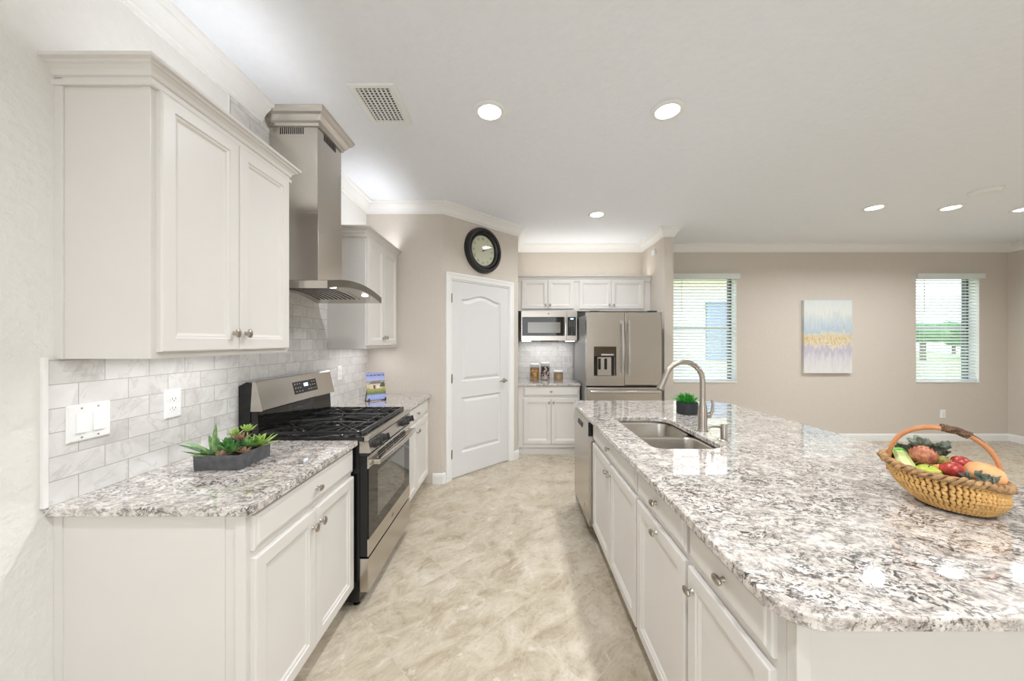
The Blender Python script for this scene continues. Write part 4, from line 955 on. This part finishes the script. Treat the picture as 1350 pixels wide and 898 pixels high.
# ------------------------------------------------------------------ glass jars in the alcove
def food_mat(name, cols, scale):
    m, n, l, b = new_mat(name); t_2 = n.new('ShaderNodeTexVoronoi'); t_2.inputs['Scale'].default_value = scale; l.new(coords(n, l), t_2.inputs['Vector'])
    sx_ = n.new('ShaderNodeSeparateColor'); l.new(t_2.outputs['Color'], sx_.inputs[0])
    l.new(ramp(n, l, sx_.outputs[0], [(i/len(cols), lin(c)) for i, c in enumerate(cols)], 'CONSTANT'), b.inputs['Base Color']); b.inputs['Roughness'].default_value = .7
    bump(n, l, b, t_2.outputs['Distance'], .6, .01); return m
JM = glass_mat('jar_glass', (.93, .95, .95))
for x0, x1, y, h, lab, cols, sc in ((.217, .348, 4.80, .23, 'tall glass jar of amber pasta, left of the three on the alcove counter', [(176, 116, 50), (206, 150, 84), (140, 84, 36), (222, 178, 120)], 45), (.367, .500, 4.86, .245, 'tall glass jar of speckled dark and pale beans, middle of the three jars', [(60, 34, 34), (214, 188, 176), (96, 54, 52), (226, 208, 196)], 55), (.540, .678, 4.80, .135, 'short glass jar of tan grain, right of the three jars', [(190, 150, 104), (206, 166, 120), (180, 138, 92)], 160)):
    xc, r = (x0+x1)/2, (x1-x0)/2; t = thing('food_jar', lab, 'jar', (xc, y, TOP1), 0, 'glass food jars')
    z = TOP1+.0005; pr = [(0, 0), (r*.9, 0), (r*.97, .006), (r*.97, h-.035), (r*.9, h-.022), (r*.9, h-.020), (r*.86, h-.020), (r*.92, h-.036), (r*.92, .010), (0, .008)]
    MB().lathe(pr, (xc, y, z), 28).build('jar_glass', JM, t, True)
    MB().lathe([(0, .0085), (r*.90, .0105), (r*.90, h*.74), (r*.6, h*.77), (0, h*.76)], (xc, y, z), 24).build('contents', food_mat('food', cols, sc), t, True)
    MB().lathe([(0, h-.0195), (r*.98, h-.0195), (r, h-.016), (r, h-.004), (r*.95, h), (0, h)], (xc, y, z), 28).build('lid', 'plastic', t, True)

# ------------------------------------------------------------------ brochure on a stand
BQ = T(-1.252, 3.15, TOP1) @ Matrix.Rotation(math.radians(42), 4, 'Z')
t = thing('brochure_stand', 'small black easel on the counter beyond the range, holding a brochure', 'stand', BQ @ Vector((0, 0, 0)))
m = MB(BQ); m.box(-.075, .075, -.030, -.020, .006, .012); m.box(-.078, -.068, -.050, .05, .0005, .006); m.box(.068, .078, -.050, .05, .0005, .006)
for x in (-.073, .073): m.box(x-.005, x+.005, -.052, -.046, .0005, .030); m.rings([[(x-.004, a, b) for a, b in ((.046, .001), (.05, .001), (-.004, .12), (-.008, .12))], [(x+.004, a, b) for a, b in ((.046, .001), (.05, .001), (-.004, .12), (-.008, .12))]])
m.box(-.075, .075, -.008, -.004, .105, .112); m.build('easel', 'blackm', t)
BL = BQ @ T(0, -.040, .0125) @ Matrix.Rotation(math.radians(-12), 4, 'X')   # local x across, z up
def card_mat():
    m, n, l, b = new_mat('brochure_print')
    g = n.new('ShaderNodeTexCoord').outputs['Generated']; s_ = n.new('ShaderNodeSeparateXYZ'); l.new(g, s_.inputs[0])
    f = noise(n, l, g, 9, 5, .7); z = math_(n, l, 'ADD', s_.outputs[2], math_(n, l, 'MULTIPLY', math_(n, l, 'SUBTRACT', f, .5), .16))
    c = ramp(n, l, z, [(0, lin((150, 160, 214))), (.16, lin((160, 172, 220))), (.24, lin((96, 110, 88))), (.34, lin((150, 156, 76))), (.42, lin((172, 164, 104))), (.50, lin((214, 196, 164))), (.62, lin((196, 176, 150))), (.68, lin((132, 132, 140))), (.72, lin((170, 178, 216))), (1, lin((140, 150, 206)))])
    l.new(c, b.inputs['Base Color']); b.inputs['Roughness'].default_value = .35; return m
bro = MB(BL).box(-.083, .083, -.001, .003, 0, .243).build('brochure', card_mat()); tag(bro, 'brochure with blue sky and house picture standing on the black easel', 'brochure')
t2 = MB(BL); 
x = -.076
for w_ in (.012, .004, .006, .02, .004, .022, .005, .03, .008, .02): t2.box(x, x+w_*.9, -.0014, -.0010, .216, .224); x += w_+.003
o = t2.build('title_print', 'blackm'); o.parent = bro
def pr_(name, c, pts, lv=0):
    b_ = MB(BL); b_.rings([[(u, -.0012-lv*.0003, v) for u, v in pts], [(u, -.0014-lv*.0003, v) for u, v in pts]]); q_ = b_.build(name, plain(name, lin(c), .4, vary=.08, nscale=60)); q_.parent = bro
pr_('house_print', (216, 198, 172), [(-.06, .10), (.05, .10), (.05, .145), (-.06, .145)])
pr_('roof_print', (128, 112, 104), [(-.068, .143), (.058, .143), (.030, .165), (-.035, .165)], 1)
pr_('door_print', (92, 80, 70), [(-.025, .10), (-.008, .10), (-.008, .132), (-.025, .132)], 1)
pr_('tree_print', (74, 88, 70), [(.03, .115), (.078, .112), (.080, .140), (.065, .158), (.045, .150)], 2)
pr_('garage_print', (236, 228, 212), [(.004, .10), (.026, .10), (.026, .125), (.004, .125)], 1)

# ------------------------------------------------------------------ wicker basket and produce
BC = Vector((1.414, 1.145, TOP1+.004)); ux, uy = Vector((.629, -.777, 0)), Vector((.777, .629, 0))
BM = Matrix(((ux.x, uy.x, 0, BC.x), (ux.y, uy.y, 0, BC.y), (0, 0, 1, BC.z), (0, 0, 0, 1)))
M['wick'] = plain('wicker', lin((214, 170, 104)), .6, vary=.16, nscale=40)
M['wickd'] = plain('rush_braid', lin((168, 132, 90)), .7, vary=.4, nscale=60, bumpy=.5, bscale=300, bdist=.001)
M['cane'] = plain('bent_cane', lin((196, 132, 84)), .4, vary=.12, nscale=25)
M['bark2'] = plain('cane_wrap', lin((104, 78, 58)), .7, vary=.4, nscale=80)
t = thing('wicker_basket', 'boat-shaped woven wicker basket with bent cane handle on the island', 'basket', BC)
def rimpt(a, k=1.0):
    c, s_ = math.cos(a), math.sin(a)
    x = (.118 if c > 0 else .138)*abs(c)**.9*(1 if c > 0 else -1); y = .112*s_
    if c > .6: y -= .026*(c-.6)/.4
    z = .103+.018*max(0, -c)**2-.014*max(0, c)**3
    return Vector((x, y, z))
def wallpt(a, q):
    r = rimpt(a); e = (1-(1-q)**2.2)**.6 if q < 1 else 1
    b = Vector((.072*math.cos(a)+.018, .076*math.sin(a)-.006*max(0, math.cos(a)), .0015)); p = b.lerp(r, q); k = .016*math.sin(PI*min(1, q*1.15))
    p.x += k*math.cos(a); p.y += k*math.sin(a); p.z = .0015+(r.z-.0015)*q; return p
m = MB(BM); NS = 60
loops = [[wallpt(2*PI*k/NS, q)*1.0 for k in range(NS)] for q in [j/10 for j in range(11)]]
inner = [[(p.x*.95, p.y*.95, p.z+.004) for p in L_] for L_ in reversed(loops[1:])]
m.rings([[tuple(p) for p in L_] for L_ in loops]+inner); m.build('lining', plain('wicker_gap_shade', lin((110, 78, 42)), .8, vary=.3), t, True)  # shell coloured dark to stand in for shade between the strands
m = MB(BM)
for k in range(NS):
    a = 2*PI*k/NS; pts, rad = [], []
    for j in range(25):
        q = .05+.90*j/24; aa = a+.020*math.sin(j*1.1)+.10*q; p = wallpt(aa, q); n_ = Vector((math.cos(a), math.sin(a), 0)); pts.append(p+n_*.003); rad.append(.0050+.0012*math.cos(j*1.1*2))
    m.tube(pts, rad, 6)
m.build('woven_side', 'wick', t, True)
m = MB(BM)
for s_ in range(3):
    pts = []
    for k in range(181):
        a = 2*PI*k/180; p = rimpt(a); ph = a*15+s_*2*PI/3; n_ = Vector((math.cos(a), math.sin(a), 0)); pts.append(p+n_*(.002+.0085*math.cos(ph))+Vector((0, 0, .004+.0075*math.sin(ph))))
    m.tube(pts, [.0060+.002*math.sin(k*1.1+s_) for k in range(181)], 7, False)
m.build('braided_rim', 'wickd', t, True)
m = MB(BM); p = rimpt(0); m.tube([p+Vector((-.004, 0, .002)), p+Vector((.008, -.004, .0)), p+Vector((.018, -.008, -.004))], [.009, .008, .004], 8); m.build('rim_tip', 'wickd', t, True)
m = MB(BM)
for dy_, dz_ in ((-.006, 0), (.006, .003)):
    pts = []
    for k in range(25):
        a = PI*k/24; pts.append((-.008-.118*math.cos(a)*(1+.05*math.sin(a)), dy_, .075+dz_+.168*math.sin(a)**.75))
    m.tube(pts, .0060, 10)
m.build('handle', 'cane', t, True)
m = MB(BM)
pts = [(-.008-.118*math.cos(a)*(1+.05*math.sin(a)), 0, .0765+.168*math.sin(a)**.75) for a in [PI*(.50+.16*k/60) for k in range(61)]]
P2 = []
for k, p in enumerate(pts):
    tt = Vector(pts[min(k+1, 60)])-Vector(pts[max(k-1, 0)]); tt.normalize(); n1 = Vector((-tt.z, 0, tt.x)); P2.append(Vector(p)+n1*.0105*math.cos(k*1.3)+Vector((0, 1, 0))*.0135*math.sin(k*1.3))
m.tube(P2, .003, 6); m.build('handle_wrap', 'bark2', t, True)
m = MB(BM)
for k in range(4):
    pp = [(-.008-.118*math.cos(a)*(1+.05*math.sin(a)), .004+.006*math.cos(k*1.6), .0765+.007*math.sin(k*1.6)+.168*math.sin(a)**.75) for a in [PI*(.62+.22*j/10) for j in range(11)]]
    m.tube(pp, [.003*(1-j/14) for j in range(11)], 5)
m.build('binding_strand', 'bark2', t, True)
# dry straw the produce rests on
m = MB(BM); rr = random.Random(3)
m.rings([[(.108*s_*math.cos(2*PI*k/32)+.01, .088*s_*math.sin(2*PI*k/32), z) for k in range(32)] for s_, z in ((.55, .010), (.72, .045), (.85, .070), (.7, .084), (.35, .090))])
for k in range(140):
    a, r = rr.uniform(0, 2*PI), .10*math.sqrt(rr.random()); x, y = r*math.cos(a), r*.8*math.sin(a); b_ = rr.uniform(0, 2*PI); z = .086+rr.uniform(-.002, .006)-.02*(r/.1)**2
    m.tube([(x, y, z), (x+.012*math.cos(b_), y+.012*math.sin(b_), z+.004), (x+.024*math.cos(b_), y+.024*math.sin(b_), z-.001)], .0011, 4)
tag(m.build('packing_straw', plain('dry_straw', lin((140, 116, 72)), .9, vary=.4, nscale=90)), 'dry straw filling inside the wicker basket under the produce', 'straw', kind='stuff')
def loc(u, v, z): return BM @ T(u, v, z)
def two(name, c0, c1, sc, ax=2, rough=.4, lo=.35, hi=.65):
    m, n, l, b = new_mat(name); v = coords(n, l, kind='obj'); l.new(ramp(n, l, noise(n, l, v, sc, 5, .6), [(lo, lin(c0)), (hi, lin(c1))]), b.inputs['Base Color']); b.inputs['Roughness'].default_value = rough; return m
M['celery'] = two('celery', (190, 210, 130), (226, 232, 176), 40)
M['celtop'] = two('celery_green', (90, 180, 60), (150, 210, 100), 60)
M['pear'] = two('red_pear', (150, 40, 42), (204, 84, 70), 60, rough=.25)
M['pearn'] = two('pear_neck', (204, 140, 90), (222, 170, 110), 60, rough=.3)
M['apple'] = two('green_apple', (160, 182, 50), (206, 216, 110), 40, rough=.25)
M['peach'] = two('peach_melon', (236, 168, 110), (244, 190, 138), 25, rough=.6)
M['arti'] = two('artichoke', (176, 92, 92), (228, 168, 122), 55, rough=.5)
M['artg'] = two('artichoke_green', (140, 140, 70), (206, 176, 110), 40, rough=.5)
M['dusty'] = two('dusty_green_leaf', (84, 96, 84), (154, 164, 146), 50, rough=.6)
# celery stalk
t = thing('celery', 'pale green celery stalk at the left side of the basket', 'celery', loc(-.088, -.01, .095) @ Vector((0, 0, 0)))
a_, b_ = Vector((-.103, .035, .138)), Vector((-.072, -.072, .094)); m = MB(BM); L_ = []
for j in range(9):
    c = a_.lerp(b_, j/8); r = .0165+.006*j/8; d = (b_-a_).normalized(); s1_ = d.cross(Vector((0, 0, 1))).normalized(); n1 = s1_.cross(d)
    L_.append([tuple(c+s1_*r*math.cos(q)*(1+.06*math.cos(7*q))+n1*r*.8*math.sin(q)*(1+.06*math.cos(7*q))) for q in [2*PI*k/28 for k in range(28)]])
m.rings(L_); m.build('stalk', 'celery', t, True)
m = MB(BM); d = (b_-a_).normalized(); m.tube([a_-d*.004, a_-d*.0005, a_+d*.014], [.010, .0155, .0176], 18); m.build('cut_end', 'celtop', t, True)
# artichokes
def artichoke(label, u, v, z, r, lay, seed, mt='arti'):
    t = thing('artichoke', label, 'artichoke', BM @ Vector((u, v, z)), 0, 'artichokes in the basket'); rr = random.Random(seed)
    MB(loc(u, v, z)).ball((0, 0, 0), r*.86, 16, 10, (1, 1, .95)).build('heart', plain('artichoke_gap_shade', lin((96, 58, 48)), .7, vary=.2), t, True)  # core coloured dark so gaps between the scales look shaded
    m = MB(loc(u, v, z))
    for j in range(lay):
        el = -.5+1.75*j/(lay-1); nn_ = max(5, int(11*math.cos(el*.8)))
        for k in range(nn_):
            a = 2*PI*(k+.5*(j % 2))/nn_; o = Vector((math.cos(a)*math.cos(el), math.sin(a)*math.cos(el), math.sin(el))); up_ = (Vector((0, 0, 1))-o*o.z); up_ = up_.normalized() if up_.length > .05 else Vector((math.cos(a), math.sin(a), 0))
            m.leaf(o*r*.88, (up_+o*.10), o, r*.74, r*.60, -.12, 6, .0018, -.16)
    m.build('scales', mt, t, True)
    return t
t = artichoke('large pink and bronze artichoke in the basket under the handle', -.046, .022, .132, .036, 7, 1)
m = MB(loc(-.046, .022, .132))
for k in range(5): a = -2.6+k*.5; m.leaf((.026*math.cos(a), .026*math.sin(a), -.022), (math.cos(a+1.2), math.sin(a+1.2)*.6, .1), (math.cos(a), math.sin(a), .6), .040, .020, .1, 6, .002, -.2)
m.build('outer_scales', 'artg', t, True)
artichoke('small green-gold artichoke bud beside the large one', -.002, .018, .127, .020, 5, 2, 'artg')
# pears
def pear(label, u, v, z, r, dirv, up=.1):
    t = thing('pear', label, 'pear', BM @ Vector((u, v, z)), 0, 'red pears in the basket')
    d = Vector((dirv[0], dirv[1], up)).normalized(); pr = [(-1, 0.02), (-.95, .30), (-.75, .68), (-.4, .94), (0, 1), (.4, .88), (.8, .62), (1.1, .42)]; pr2 = [(1.1, .42), (1.35, .33), (1.55, .22), (1.62, .03)]
    f = lambda P_, nm, mt: MB(loc(u, v, z)).tube([d*r*a for a, b in P_], [r*b for a, b in P_], 20).build(nm, mt, t, True)
    f(pr, 'flesh', 'pear'); f(pr2, 'neck', 'pearn'); m = MB(loc(u, v, z)); m.tube([d*r*1.6, d*r*1.85+Vector((0, 0, r*.1))], .0016, 6); m.build('stem', 'bark2', t)
pear('red pear in the centre front of the basket, neck to the left', .018, -.040, .120, .0265, (-1, .15), .0)
pear('red pear at the back of the basket behind the other pear', .034, .038, .128, .026, (1, .2), -.05)
# apple
t = thing('apple', 'yellow-green apple at the front of the basket', 'apple', loc(-.034, -.062, .098) @ Vector((0, 0, 0)))
MB(loc(-.034, -.062, .098)).lathe([(0, -.022), (.010, -.026), (.022, -.022), (.031, -.008), (.033, .004), (.028, .018), (.016, .026), (.006, .024), (0, .019)], (0, 0, 0), 28, 'z').build('flesh', 'apple', t, True)
MB(loc(-.034, -.062, .098)).tube([(0, 0, .018), (.003, 0, .030)], .0014, 6).build('stem', 'bark2', t)
# peach-coloured gourd
t = thing('gourd', 'smooth peach-orange melon at the right end of the basket', 'melon', loc(.082, -.012, .118) @ Vector((0, 0, 0)))
d = Vector((.80, -.28, -.38)).normalized(); pr = [(-1.25, .03), (-1.15, .42), (-.85, .72), (-.4, .95), (.1, 1), (.6, .86), (.95, .55), (1.12, .04)]
MB(loc(.080, -.012, .116)).tube([d*.037*a for a, b in pr], [.037*b for a, b in pr], 26).build('flesh', 'peach', t, True)
MB(loc(.080, -.012, .116)).tube([d*.0414, d*.047+Vector((0, 0, .002))], .003, 6).build('stem', 'bark2', t)
def ruffle(label, u, v, z, n_, L_, w_, seed, sp):
    m = MB(); r = random.Random(seed); B_ = loc(u, v, z); m.M = B_
    for k in range(n_):
        a = k*2.4; el = r.uniform(.1, 1.3); o = Vector((r.uniform(-1, 1)*sp[0], r.uniform(-1, 1)*sp[1], r.uniform(-1.2, .9)*sp[1])); d_ = Vector((math.cos(a)*math.cos(el), math.sin(a)*math.cos(el), math.sin(el)))
        m.leaf(o, d_, (0, 0, 1), L_*r.uniform(.7, 1.1), w_*r.uniform(.8, 1.2), r.uniform(-.2, .6), 6, .0015, .2, shape=lambda q: math.sin(PI*min(1, .12+.80*q))**.6)
    m.tube([(0, 0, -.02), (0, 0, .004)], .006, 8)
    return tag(m.build('ornamental_kale', 'dusty', smooth=True), label, 'kale', 'grey-green kale leaves in the basket')
ruffle('grey-green ruffled kale leaves at the back of the basket behind the artichoke', -.036, .064, .148, 60, .034, .028, 1, (.034, .016))
ruffle('grey-green kale leaves at the front right rim under the peach melon', .066, -.078, .118, 18, .022, .018, 2, (.028, .006))
ruffle('dark grey-green kale leaves behind the celery stalk', -.092, .050, .128, 16, .026, .024, 3, (.014, .012))
for k in (18,): pass
